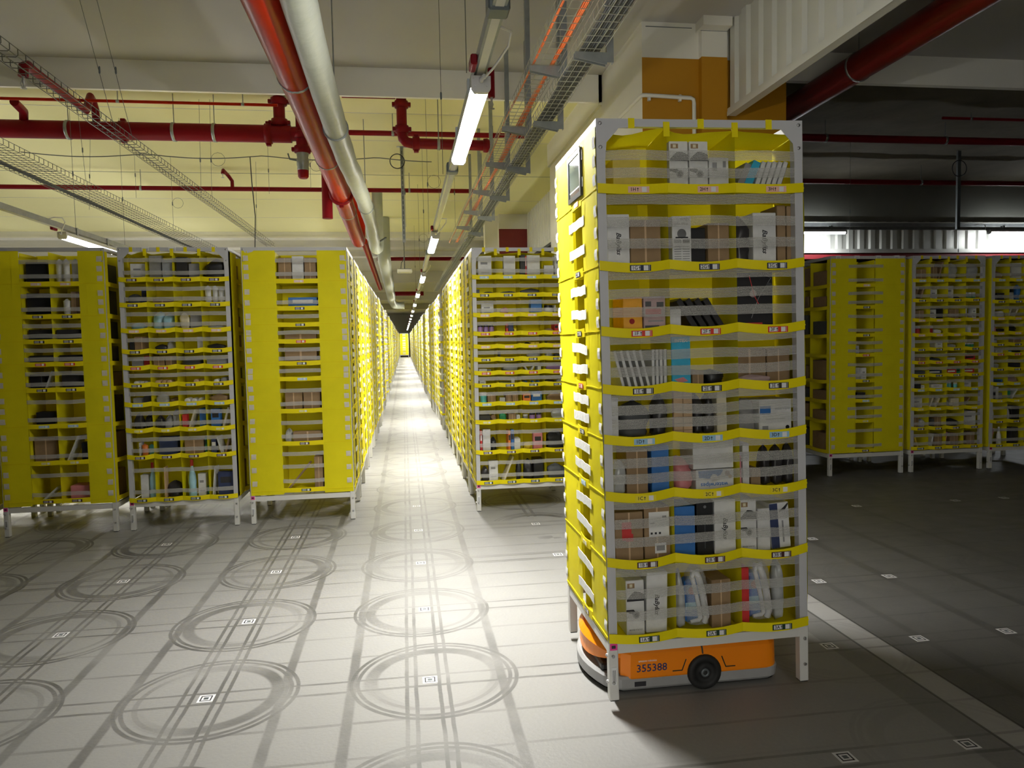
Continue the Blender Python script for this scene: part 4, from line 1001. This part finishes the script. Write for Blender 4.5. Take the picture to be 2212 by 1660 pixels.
def fill(pod, us, rows, spec, phrase):
    """spec rows '/', bins '|', items like B30-95-65wh: kind, left and right edge and height in percent, colour"""
    tops = row_tops(rows); sd = 0
    for i, rw in enumerate(spec.split('/')):
        for j, bn in enumerate(rw.split('|')):
            its = []
            for tok in bn.split():
                k = tok[0]; a, b, c = tok[1:].split('-'); h = int(''.join(q for q in c if q.isdigit())); col = ''.join(q for q in c if q.isalpha())
                its.append((k, int(a)/100, int(b)/100, h/100, col))
            its.sort(key=lambda t: t[1]+t[2])
            z0, z1 = tops[i]; u0, u1 = max(us[j]+.008, .042), min(us[min(j+1, len(us)-1)]-.008, PW-.042); W = u1-u0; H = z1-z0-.01
            seen = {}
            for t in its: seen[(t[0], t[4])] = seen.get((t[0], t[4]), 0)+1
            idx = {}; prev = u0
            for t in its:
                k, a, b, h, col = t; sd += 1; q = idx.get((k, col), 0); idx[(k, col)] = q+1
                ua, ub = max(u0+W*a, prev+.001), u0+W*b; w = max(.012, ub-ua); hh = H*h; d = min(.19, max(.05, .12+.05*math.sin(sd*2.3)))
                if k in 'CT': d = .12; 
                if k in 'TWP': d = min(.12, w)
                rot = 0.; uc = (ua+ub)/2; mw = w
                if k == 'L':
                    mw = min(.02, w*.35); an = math.atan2(w-mw, hh); rot = -an; 
                    if col in ('br', 'cr') or sd % 2: rot = an; uc = ub-mw/2 if rot < 0 else ua+mw/2
                    uc = ua+mw/2*math.cos(an) if rot > 0 else ub-mw/2*math.cos(an); hh = max(.03, hh/math.cos(an)-mw*math.tan(an))
                kk = col; mb = item_mesh(k, mw, d, hh, col, sd)
                zz = z0+.002+(math.sin(abs(rot))*mw/2 if k == 'L' else 0)
                o = put(pod, mb, NAME[k], uc, .035+d/2+(.012*(sd % 3)), zz, rot)
                if k == 'W':
                    MB().lathe([(w*.19, hh*.84), (w*.19, hh*.97), (w*.16, hh)], 'item_rd' if col == 'lb' else 'white_card', 12).build('cap', o)
                base = COL[col]+' '+('cardboard box' if (k, col) == ('B', 'br') else WORD[k])
                lb = '%s%s in %s bin, %s row of %s' % (ordname(q, seen[(k, col)]), base, nth(j+1), nth(i+1), phrase)
                tag(o, lb, CAT[k], GRP[k]); prev = ub if k != 'G' else prev
SP2 = """B25-95-65wh|B3-52-95gy B58-98-78sil|B5-50-88dk B53-95-65gy|G5-98-80bk/G5-68-55dg B70-98-75nv|B15-90-32br||P5-33-92wh P36-62-92wh P65-93-82wh/G10-90-38lb|G4-52-88lb G50-98-78lb|G5-48-80cr B50-97-72gy|G15-90-25cl/
B3-23-60bk B25-95-88br|G10-60-42bk G58-90-60cl|B74-98-82wh|G5-90-40bk/B10-63-72gy B66-96-95rd|B5-48-90br B52-98-90br|G5-95-72dg|B5-95-60gy/C14-38-50wh C40-63-50wh C65-88-50wh|C5-27-30wo C29-51-30wo C53-75-30wo|C52-74-40wo C76-98-40wo|C30-52-60wh C60-90-50gy/
B5-58-42gy B60-95-52dk|G5-55-60cl G55-95-38br|C14-38-55wh C40-63-60wh C66-90-55wh|G5-95-52br/G5-50-72dk G52-96-72dk|G3-34-62dk G35-66-60gy G67-97-85cl|B3-22-65rd L24-60-86cr B70-95-88bl|B12-52-86bl L58-96-92cr/
B22-32-60wh P36-66-55or P68-96-52tl|B8-85-82nv|B8-84-66br B88-95-78gn|B5-28-65nv L30-60-76wh L62-92-68br/B22-60-62wh W62-98-92lb|B24-30-80wo G34-98-42dk|W10-46-95lb B54-86-60wh G88-98-30gn|L4-24-76wh B30-98-62nv"""
SPR = """B12-85-92wh|B36-90-92wh|B3-26-95bk B27-33-90rd B36-95-95wh|B4-52-52wh B58-98-95wh/B2-18-48dg G35-98-34dg|G15-98-36dg|G2-98-52dg|G30-98-26dg/B25-92-76wh|G20-58-52pk|B48-98-96bl|T5-50-62wh B54-62-62wh/T3-33-66pu T35-64-66pu T66-95-66pu|B40-50-70rd B52-75-72nv B79-89-34ye||G4-48-34br B52-72-62rd/
G5-45-32br||G18-42-44bk B46-64-44ye B67-85-44ye|B3-14-50bk B17-95-36br/|B3-14-78bk B17-25-26ye|G30-95-62cl|G4-48-62cl G50-95-52dg/B5-50-46wh B53-72-40gy|G20-95-72cl|L10-36-62wh L40-66-62wh B74-90-62wh|G5-95-72pu/B8-42-54wh|B10-56-38ol B60-76-74wh|L10-36-46bl L40-64-46bl L66-90-46bl|G4-56-44dk G58-95-52cl/
T10-46-78tl B50-95-62br|B4-30-42cl B34-61-62br B64-92-62br|B5-40-62or B45-92-74bl|G5-95-62br/B2-62-48bk G65-98-46br|G4-40-54gn B44-78-52br B81-98-42wh|T5-30-42gy T34-62-52pu T66-92-52pu|G30-95-72cl/B3-14-80rd B18-60-84wh G62-98-52bk|B40-51-76or B54-68-80bl B70-98-46wh|G5-40-28ye B50-92-64pk|G5-98-64bk/
G3-46-56dk B49-98-78wh|L14-70-90cr G74-98-72bk|G2-48-76bk B51-95-78bk|G5-98-58dg"""
SPB = """B3-20-62wh B25-98-60br|B2-50-70br L55-95-96br|G5-78-86cl|G10-92-86cl/L5-48-86br L50-95-86br|B8-50-68wh|B2-46-88wh G50-96-34dk|T6-32-50gn T36-60-50gn T66-92-50gn/B10-75-62br|B6-50-66wh B53-96-74bk|B5-40-66br B44-80-66br|B3-30-72wh B55-82-76wh/T4-34-76rd T38-66-76rd|T4-36-76rd G45-92-54wh||B3-20-38wh B25-48-72wh/
|B55-92-68wh|G15-80-46cl|T5-28-52gn T32-56-52gn T60-86-52gn/B5-90-52br|G5-95-46dg|B3-70-44wh|B5-80-66rd/B5-95-50dg|B5-95-50nv|B5-68-56rd B72-95-62gn|B5-85-56rd/B5-60-54dk B65-92-44wh|B5-18-48wh B21-92-48wh|T4-28-64tl T31-54-64tl T58-80-56tl|B3-60-64wh/
B10-82-66wh|L6-44-72cr L48-90-72cr|G4-44-54cl B46-86-60cr|L5-66-64br/B8-58-64br G62-95-54cl|B5-48-54dg B51-95-64br|G5-90-50dk|B3-95-92wh/L20-62-74ye|L22-46-82wh B50-98-76br|L4-30-86pk B35-86-78br|B35-90-82br"""
SPC = """G10-90-50br|B30-95-88wh/B30-85-50dk|T3-60-70wh G65-95-90bl/C35-90-70wh|L5-40-80cr L45-90-80cr/G3-40-80pk B45-95-40dk|G5-80-70dk/T5-50-70wh|B5-95-75br/B40-95-70wh|G3-45-60lb B50-95-50bk/G5-90-55cl|B5-90-50dk/B10-90-38bl|G5-95-72rs/
B3-35-60dk B38-62-96wh B66-95-55gy|B3-30-85gn L35-90-80wh/W5-50-95wh|W3-40-95wh B45-95-80bk/L5-45-80pk W60-95-85wh|B5-45-75dk B50-95-80dk"""
fill('P2', US4, ROWS2, SP2.replace('\n', ''), 'four-column pod left of the aisle')
fill('PR', US4, ROWSR, SPR.replace('\n', ''), 'pod at right aisle corner')
fill('PB', US4, ROWSB, SPB.replace('\n', ''), 'wholly visible dim pod at right')
fill('PC', US4, ROWSC, SPC.replace('\n', ''), 'pod cut by right picture edge')
fill('P1', [.243, .4825, .722], ROWS1, 'B10-85-75bk|P5-33-86wh P36-62-86wh P66-94-86wh/B5-95-86bk|P30-58-66wh B62-96-90br/B5-95-62dk|B5-95-60dk/B5-95-52bk|B5-95-52bk/B5-48-76bk L52-92-90wh|B10-90-72dk/B20-90-46bk|/B5-88-76br|L10-66-80wh B74-97-60bk/L20-95-42wh|B20-90-42pk', 'dim two-column pod at left')
fill('P3', [.297, .670], ROWS3, 'B3-35-86br B37-66-92wh B69-98-86br/B25-98-52bl//B12-92-62br/B12-92-78br//B8-51-66br B54-97-66br/B25-98-42br G3-22-50cl/L5-70-62br B76-98-76br', 'one-column pod at aisle corner')
def fill_side(pod, f, rows, cols, phrase, seed, st=0.):
    rnd = random.Random(seed); W = fw(f); T = face_T(f)
    for i, (z0, z1) in enumerate(row_tops(rows)):
        for j in range(2):
            if rnd.random() < .15: continue
            u0 = (st+.05, (st+W)/2+.012)[j]; w = rnd.uniform(.62, .82)*(W-st)/2; h = (z1-z0)*rnd.uniform(.55, .92); c = rnd.choice(cols)
            mb = MB(); d = .14; mb.cbox((-d/2, -w/2, 0), (d/2, w/2, h), .003, 'item_'+c)
            x, y, _ = T(u0+w/2, .03+d/2, 0); o = mb.build('packed_box'); o.matrix_world = PODS[pod] @ Matrix.Translation((x, y, z0+.003))
            tag(o, 'shadowed %s box, %s column, %s row on the side of %s' % (COL[c], ('first', 'second')[j], nth(i+1), phrase), 'box', GRP['B'])
fill_side('P1', 'right', ROWS1, ('br', 'br', 'dk', 'dg'), 'the two-column pod', 3)
fill_side('P2', 'right', ROWS2, ('br', 'dk', 'dg'), 'the four-column left pod', 4, .30)
fill_side('PA', 'left', ROWSA, ('br', 'br', 'br', 'dg'), 'the dim one-column pod', 5)
fill('PA', [.322, .557], ROWSA, '///B2-30-60wh/B2-36-60wh B42-70-60wh/B20-70-50dk/B2-22-70wh/', 'dim one-column pod at right')

# the robot's pod: every visible article, placed bin by bin
FZ = dict(zip('HGFEDCBA', [a for a, b in row_tops(ROWS_F)]))
def fit(b, u0, u1, h, kind, col, desc, cat, w=.04, d=.16, rot=0., zoff=0., fn=None, group=None, name=None):
    W = u1-u0; mb = item_mesh(kind, W, d, h, col, int(u0*1000)+ord(b[1]), deco=1)
    if fn: fn(mb, W, d, h)
    o = put('F', mb, name or NAME[kind], (u0+u1)/2, w+d/2, FZ[b[1]]+.003+zoff+W/2*abs(math.sin(rot)), rot)
    tag(o, '%s in bin %s of the robot\'s pod' % (desc, b), cat, group or GRP[kind])
    return o
def face(fn):
    return lambda mb, W, d, h: fn(mb, W, -d/2-.0005, h)
@face
def cam(mb, W, y, h):                   # white box: dark sweep above, round dial, badge, upside-down print
    mb.box((-W*.42, y, h*.86), (-W*.02, y+.0004, h*.95), 'item_br').box((-W*.30, y-.0003, h*.875), (-W*.14, y, h*.935), 'item_cr')
    pts = [(-W*.46, h*.62), (W*.5, h*.62), (W*.5, h*.74), (W*.2, h*.79), (-W*.05, h*.80), (-W*.25, h*.74), (-W*.46, h*.66)]
    mb.add([(x, y, z) for x, z in pts], [tuple(range(7))], 'ink')
    mb.add([(x, y, z) for x, z in [(-W*.5, h*.43), (-W*.1, h*.38), (W*.02, h*.42), (-W*.1, h*.47), (-W*.5, h*.47)]], [(0,1,2,3,4)], 'item_dk')
    mb.lathe([(W*.20, y-.0006), (W*.17, y-.0006)], 'item_gy', 20, (W*.05, 0, h*.37), 1).lathe([(W*.13, y-.0007), (W*.10, y-.0007)], 'ink', 20, (W*.05, 0, h*.37), 1)
    mb.text('DURA-BEAM', 0, y-.0003, h*.10, W*.13, 'item_gy', PI)
@face
def bab(mb, W, y, h): mb.text('BaByliss', 0, y-.0003, h*.47, W*.30, 'ink', -PI/2)
@face
def barc(mb, W, y, h):
    for k in range(9): mb.box((-W*.34+W*.026*k, y, h*.62), (-W*.325+W*.026*k+.0006*(k % 3), y+.0004, h*.86), 'item_gy')
    mb.box((W*.2, y, h*.72), (W*.36, y+.0004, h*.9), 'item_gy').box((-W*.3, y, h*.1), (W*.35, y+.0004, h*.13), 'item_gy')
@face
def dura(mb, W, y, h):
    mb.text('INTEX', W*.18, y-.0003, h*.93, W*.17, 'item_gy').text('DURA-BEAM', -W*.05, y-.0003, h*.845, W*.14, 'item_gy')
    mb.lathe([(W*.24, y-.0006), (W*.16, y-.0006)], 'item_gy', 20, (0, 0, h*.66), 1).box((-W*.33, y-.0008, h*.575), (W*.33, y, h*.60), 'ink').box((-W*.42, y, h*.48), (-W*.02, y+.0004, h*.545), 'item_gy').box((W*.05, y, h*.48), (W*.42, y+.0004, h*.545), 'ink')
    for k in range(8): mb.box((-W*.4, y, h*(.08+.046*k)), (-W*.03, y+.0004, h*(.095+.046*k)), 'item_gy').box((W*.03, y, h*(.08+.046*k)), (W*.4, y+.0004, h*(.095+.046*k)), 'item_gy')
@face
def intex(mb, W, y, h):
    mb.text('INTEX', 0, y-.0003, h*.92, W*.24, 'white_ink'); mb.add([(x, y, z) for x, z in [(-W*.38, h*.17), (-W*.1, h*.10), (W*.36, h*.13), (W*.1, h*.21)]], [(0,1,2,3)], 'item_pk')
    mb.box((W*.1, y, h*.015), (W*.4, y+.0004, h*.06), 'item_or').box((-W*.4, y, h*.4), (W*.4, y+.0004, h*.41), 'item_lb')
@face
def redmark(mb, W, y, h):
    mb.box((-W*.26, y, h*.42), (W*.08, y+.0004, h*.80), 'item_rd').box((-W*.12, y-.0002, h*.40), (W*.14, y, h*.55), 'item_rd')
@face
def shiplabel(mb, W, y, h):
    mb.box((-W*.32, y, h*.42), (W*.46, y+.0004, h*.90), 'white_card').box((-W*.1, y, h*.10), (W*.34, y+.0004, h*.30), 'white_card')
    for k in range(3): mb.box((-W*.26+W*.16*k, y-.0004, h*.47), (-W*.18+W*.16*k, y, h*.51), 'ink')
    mb.box((-W*.04, y-.0004, h*.15), (W*.28, y, h*.25), 'item_gy').box((-W*.28, y-.0004, h*.68), (-W*.1, y, h*.70), 'item_gy').box((W*.2, y-.0004, h*.78), (W*.36, y, h*.82), 'item_gy')
@face
def magpack(mb, W, y, h):
    mb.box((-W*.42, y, h*.50), (W*.30, y+.0004, h*.66), 'item_rd').box((-W*.42, y, h*.72), (-W*.15, y+.0004, h*.86), 'item_dg').box((W*.1, y, h*.7), (W*.42, y+.0004, h*.84), 'item_dg').box((-W*.45, y, h*.08), (W*.2, y+.0004, h*.2), 'item_dg').box((-W*.3, y, h*.3), (W*.4, y+.0004, h*.34), 'item_gy')
@face
def orpack(mb, W, y, h):
    mb.tube([(-W*.35, y, h*.72), (-W*.05, y, h*.55), (W*.3, y, h*.75)], .0015, 'item_yb', 5).lathe([(W*.14, y-.0006), (.001, y-.0006)], 'item_rd', 14, (-W*.05, 0, h*.33), 1)
@face
def bluepanel(mb, W, y, h): mb.box((-W*.5, y, h*.0), (-W*.08, y+.0004, h*.99), 'item_nv').add([(x, y-.0004, z) for x, z in [(-W*.05, h*.80), (W*.3, h*.83), (W*.48, h*.95), (W*.45, h*.98), (W*.2, h*.88)]], [(0,1,2,3,4)], 'ink').box((W*.1, y, h*.12), (W*.18, y+.0004, h*.6), 'item_gy')
@face
def tissue(mb, W, y, h):
    mb.box((-W*.47, y, h*.56), (-W*.14, y+.0004, h*.80), 'item_bl').text('waterwipes', W*.22, y-.0003, h*.72, W*.10, 'item_gy').box((-W*.4, y, h*.06), (-W*.22, y+.0004, h*.2), 'item_gy').box((-W*.3, y, h*.40), (W*.3, y+.0004, h*.42), 'item_gy').lathe([(W*.06, y-.0006), (W*.045, y-.0006)], 'ink', 14, (W*.37, 0, h*.14), 1)
@face
def wipes(mb, W, y, h):                  # stands on its head, so the print is upside down
    mb.text('waterwipes', -W*.02, y-.0006, h*.27, W*.155, 'item_bl', PI)
    mb.add([(x, y-.0002, z) for x, z in [(-W*.44, h*.95), (-W*.42, h*.62), (-W*.1, h*.55), (W*.15, h*.72), (W*.22, h*.97)]], [(0,1,2,3,4)], 'item_bl').lathe([(W*.10, y-.0005), (.001, y-.0005)], 'white_card', 16, (-W*.02, 0, h*.58), 1).lathe([(W*.07, y-.0005), (.001, y-.0005)], 'item_rs', 14, (W*.33, 0, h*.78), 1).lathe([(W*.05, y-.0006), (.001, y-.0006)], 'item_wo', 14, (W*.40, 0, h*.62), 1)
@face
def clipbk(mb, W, y, h): mb.text('*', -W*.05, y-.0003, h*.85, W*.3, 'white_ink') if 0 else mb.box((-W*.03, y, h*.12), (W*.01, y+.0004, h*.66), 'item_dg').lathe([(W*.09, y-.0006), (W*.05, y-.0006)], 'item_gy', 12, (0, 0, h*.88), 1)
@face
def blister(mb, W, y, h):
    mb.tube([(-W*.15, y, h*.95), (-W*.02, y, h*.6), (W*.1, y, h*.45)], .002, 'item_rd', 5).tube([(W*.3, y, h*.95), (W*.45, y, h*.9), (W*.1, y, h*.55), (-W*.1, y, h*.2)], .0012, 'item_gy', 5).lathe([(W*.1, y-.001), (W*.06, y-.001)], 'item_dg', 12, (W*.4, 0, h*.75), 1).lathe([(W*.10, y-.001), (.001, y-.001)], 'item_rs', 10, (-W*.05, 0, h*.63), 1).box((-W*.45, y, h*.05), (W*.2, y+.0004, h*.12), 'item_rd')
@face
def slats(mb, W, y, h):
    for k in range(1, 7): mb.box((-W*.5, y, h*k/7), (W*.5, y+.0004, h*k/7+.003), 'item_br')
fit('1H', .10, .225, .165, 'B', 'yb', 'plain yellow wrapped pack', 'box', w=.10)
fit('2H', .338, .424, .225, 'B', 'wh', 'left of the two printed white dial boxes', 'box', fn=cam)
fit('2H', .430, .516, .225, 'B', 'wh', 'right of the two printed white dial boxes', 'box', fn=cam)
fit('2H', .521, .612, .155, 'B', 'wh', 'low white barcode box', 'box', fn=barc)
fit('3H', .638, .668, .135, 'L', 'gy', 'grey slim box leaning leftmost', 'box', rot=.42)
fit('3H', .672, .708, .145, 'L', 'cy', 'bright blue leaning slim box', 'box', rot=.42)
for k in range(5): fit('3H', .724+.026*k, .746+.026*k, .142, 'L', 'wh', ('%s white leaning slim box from the left' % nth(k+1)), 'box', rot=.34)
fit('1G', .050, .150, .238, 'B', 'wh', 'white box with sideways lettering', 'box', fn=bab)
fit('1G', .156, .295, .215, 'B', 'br', 'plain brown cardboard box', 'box', w=.05)
fit('2G', .344, .432, .228, 'B', 'wh', 'tall white box with grey print', 'box', fn=dura)
fit('2G', .438, .510, .180, 'B', 'bk', 'black box', 'box', w=.07) if 0 else fit('2G', .438, .510, .180, 'B', 'bk', 'plain black carton', 'box', w=.07)
fit('2G', .514, .614, .198, 'B', 'br', 'brown cardboard box', 'box', w=.05)
fit('3G', .640, .712, .225, 'G', 'dk', 'dark clear-wrapped pack', 'bag', d=.10)
fit('3G', .722, .832, .240, 'B', 'wh', 'white box with sideways lettering', 'box', fn=bab)
fit('3G', .838, .878, .272, 'B', 'br', 'left of two narrow brown cartons', 'box')
fit('3G', .884, .924, .270, 'B', 'br', 'right of two narrow brown cartons', 'box')
fit('1F', .112, .200, .158, 'B', 'yo', 'orange printed pack', 'box', fn=orpack)
fit('1F', .206, .306, .160, 'B', 'rs', 'dusty pink printed box', 'box', fn=magpack)
fit('2F', .324, .378, .100, 'B', 'wh', 'small white box', 'box')
for k in range(4): fit('2F', .432+.042*k, .458+.042*k, .150, 'L', 'dk', ('%s black plastic-wrapped case leaning' % nth(k+1)), 'case', rot=-.55, zoff=.008, group='slim boxes in the bins')
fit('3F', .640, .812, .255, 'B', 'bk', 'large black printed pack', 'box', fn=blister, d=.12)
for k in range(5): fit('1E', .104+.029*k, .119+.029*k, .178, 'L', 'wh', ('%s white book tilted to the left' % nth(k+1)), 'book', rot=-.24, name='tilted_book', group='books in the bins')
for k in range(4): fit('1E', .238+.0185*k, .253+.0185*k, .175, 'L', 'wh', ('%s white book standing upright at right' % nth(k+1)), 'book', name='upright_book', group='books in the bins')
fit('2E', .330, .418, .228, 'B', 'cy', 'bright blue box with white lettering', 'box', fn=intex)
fit('2E', .425, .478, .075, 'B', 'br', 'low brown carton', 'box')
fit('2E', .486, .586, .075, 'G', 'bk', 'rounded black bag', 'bag')
fit('3E', .642, .800, .165, 'B', 'br', 'left brown carton', 'box', w=.09)
fit('3E', .806, .918, .160, 'B', 'br', 'right brown carton', 'box', w=.09)
fit('3E', .642, .795, .045, 'G', 'rs', 'crumpled pinkish bag', 'bag', w=.03, d=.05)
fit('1D', .046, .080, .190, 'B', 'wh', 'thin white printed box', 'box')
fit('1D', .086, .232, .165, 'G', 'dg', 'big rounded dark pack', 'bag')
fit('1D', .238, .310, .190, 'G', 'dk', 'dark pack in glossy wrap', 'bag', d=.1)
fit('2D', .334, .422, .205, 'B', 'wo', 'stack-printed tan box', 'box', fn=slats)
fit('2D', .428, .480, .190, 'G', 'dk', 'left dark glossy pack', 'bag', d=.1)
fit('2D', .482, .532, .190, 'G', 'dk', 'right dark glossy pack', 'bag', d=.1)
fit('2D', .537, .584, .195, 'B', 'cr', 'cream narrow box', 'box')
fit('3D', .638, .734, .150, 'G', 'gy', 'grey lumpy bag', 'bag')
fit('3D', .738, .895, .150, 'B', 'wh', 'white wipes pack with blue print', 'box', fn=tissue)
fit('1C', .048, .108, .150, 'G', 'cl', 'clear crumpled bag', 'bag', d=.08)
fit('1C', .114, .212, .200, 'B', 'br', 'brown cardboard box', 'box', w=.05)
fit('1C', .226, .308, .215, 'B', 'bl', 'plain blue box', 'box')
fit('2C', .330, .424, .150, 'G', 'pk', 'pink clear-wrapped bag', 'bag')
fit('2C', .432, .612, .094, 'B', 'wh', 'upside-down white wipes pack with blue swoosh', 'box', fn=wipes)
fit('2C', .420, .612, .130, 'B', 'wh', 'plain white box lying on the wipes pack', 'box', zoff=.098)
fit('3C', .632, .650, .150, 'B', 'pk', 'thin pink box', 'box')
fit('3C', .656, .688, .205, 'B', 'wh', 'tall thin white box', 'box')
fit('3C', .695, .742, .085, 'B', 'br', 'small brown carton', 'box')
for k in range(3): fit('3C', .750+.056*k, .800+.056*k, .185, 'G', 'dk', ('%s dark bottle pack in clear wrap' % nth(k+1)), 'bag', d=.08)
fit('1B', .052, .180, .218, 'B', 'br', 'brown cardboard box with red mark', 'box', fn=redmark)
fit('1B', .186, .306, .235, 'B', 'br', 'brown cardboard box with white address label', 'box', fn=shiplabel)
fit('2B', .328, .424, .228, 'B', 'bl', 'plain blue box', 'box')
fit('2B', .432, .510, .250, 'B', 'bk', 'tall black printed box', 'box', fn=clipbk)
fit('2B', .516, .618, .248, 'B', 'wh', 'white box with sideways lettering', 'box', fn=bab)
fit('3B', .638, .718, .240, 'B', 'wh', 'printed white dial box', 'box', fn=cam)
fit('3B', .724, .786, .195, 'B', 'wh', 'plain white carton', 'box')
fit('3B', .792, .886, .210, 'B', 'wh', 'white box with navy side panel', 'box', fn=bluepanel, rot=-.06, zoff=.004)
fit('1A', .094, .178, .250, 'B', 'wh', 'printed white dial box', 'box', fn=cam)
fit('1A', .184, .282, .275, 'B', 'wh', 'white box with sideways lettering', 'box', fn=bab, rot=.03, zoff=.003)
fit('2A', .330, .376, .270, 'G', 'cl', 'tall clear-wrapped pack', 'bag', d=.08)
fit('2A', .496, .588, .222, 'B', 'br', 'brown cardboard box', 'box')
fit('3A', .632, .678, .268, 'B', 'rd', 'tall red box', 'box')
fit('3A', .800, .850, .285, 'G', 'cl', 'tall glossy clear-wrapped pack', 'bag', d=.08)
def jug(b, u0, u1, h, desc):                 # bottle with a big loop handle, in a clear bag, blue label behind the loop
    W = u1-u0; root = empty('handled_bottle'); q = W*.13
    root.matrix_world = PODS['F'] @ Matrix.Translation(((u0+u1)/2-PW/2, .09-PD/2, FZ[b[1]]+.004))
    tag(root, '%s in bin %s of the robot\'s pod' % (desc, b), 'bottle', 'handled bottles in the bins')
    MB().cbox((-W*.62, -.02, .02), (W*.18, .05, h*.80), .012, 'item_bl').box((-W*.60, -.0215, h*.30), (W*.1, -.020, h*.42), 'item_lb').lathe([(W*.2, -.022), (W*.15, -.022)], 'item_rd', 14, (-W*.25, 0, h*.62), 1).build('body', root)
    MB().tube([(W*.30, -.03, .02), (W*.42, -.03, h*.18), (W*.30, -.03, h*.5), (W*.12, -.03, h*.78), (-W*.05, -.03, h*.96), (-W*.25, -.03, h*.97), (-W*.28, -.03, h*.86), (-W*.12, -.03, h*.62), (W*.02, -.03, h*.4), (W*.12, -.03, h*.16), (W*.02, -.03, .035), (-W*.4, -.03, .03)], [q, q*1.25, q*1.3, q*1.3, q*1.2, q, q*.9, q*.8, q*.8, q*.9, q*.8, q*.6], 'item_wh', 10).build('handle', root)
    bag_mesh(W*1.12, .13, h*1.03, 'clear_film', 7).build('clear_wrap', root)
jug('2A', .392, .484, .275, 'white loop-handled bottle in clear wrap'); jug('3A', .695, .790, .285, 'white loop-handled bottle in clear wrap')

# ------------------------------------------------------------------ camera, world, render settings
cam_d = bpy.data.cameras.new('camera'); co = bpy.data.objects.new('camera', cam_d); C.objects.link(co); SC.camera = co
FPX, YAW, PIT, ROLL = 1600.495, .143698, .059864, -.0194683
cy, sy_, cp, spt, cr, sr = math.cos(YAW), math.sin(YAW), math.cos(PIT), math.sin(PIT), math.cos(ROLL), math.sin(ROLL)
f = Vector((sy_, cy, 0)); r = Vector((cy, -sy_, 0)); up = Vector((0, 0, 1))
f2 = cp*f-spt*up; u2 = spt*f+cp*up; r3 = cr*r+sr*u2; u3 = -sr*r+cr*u2
m4 = Matrix.Identity(4)
for i in range(3): m4[i][0] = r3[i]; m4[i][1] = u3[i]; m4[i][2] = -f2[i]
m4.translation = Vector((-.08156, -3.57579, 1.66271)); co.matrix_world = m4
cam_d.sensor_fit = 'HORIZONTAL'; cam_d.sensor_width = 36; cam_d.lens = FPX/2212*36; cam_d.clip_start = .05; cam_d.clip_end = 200
w = bpy.data.worlds.new('world'); SC.world = w; w.use_nodes = True
w.node_tree.nodes['Background'].inputs[0].default_value = (.95, .93, .85, 1); w.node_tree.nodes['Background'].inputs[1].default_value = 4.5  # added brightness behind the camera, lights the front faces through the gap
SC.view_settings.view_transform = 'Standard'; SC.view_settings.look = 'None'; SC.view_settings.exposure = 0; SC.view_settings.gamma = 1; SC.view_settings.use_curve_mapping = False
cy_ = SC.cycles
cy_.use_denoising = True; cy_.use_adaptive_sampling = True; cy_.adaptive_threshold = .03; cy_.adaptive_min_samples = 16; cy_.max_bounces = 7; cy_.diffuse_bounces = 4; cy_.glossy_bounces = 3; cy_.transmission_bounces = 3; cy_.transparent_max_bounces = 12; cy_.caustics_reflective = False; cy_.caustics_refractive = False
try: cy_.use_light_tree = True; cy_.sample_clamp_indirect = 6.
except Exception: pass
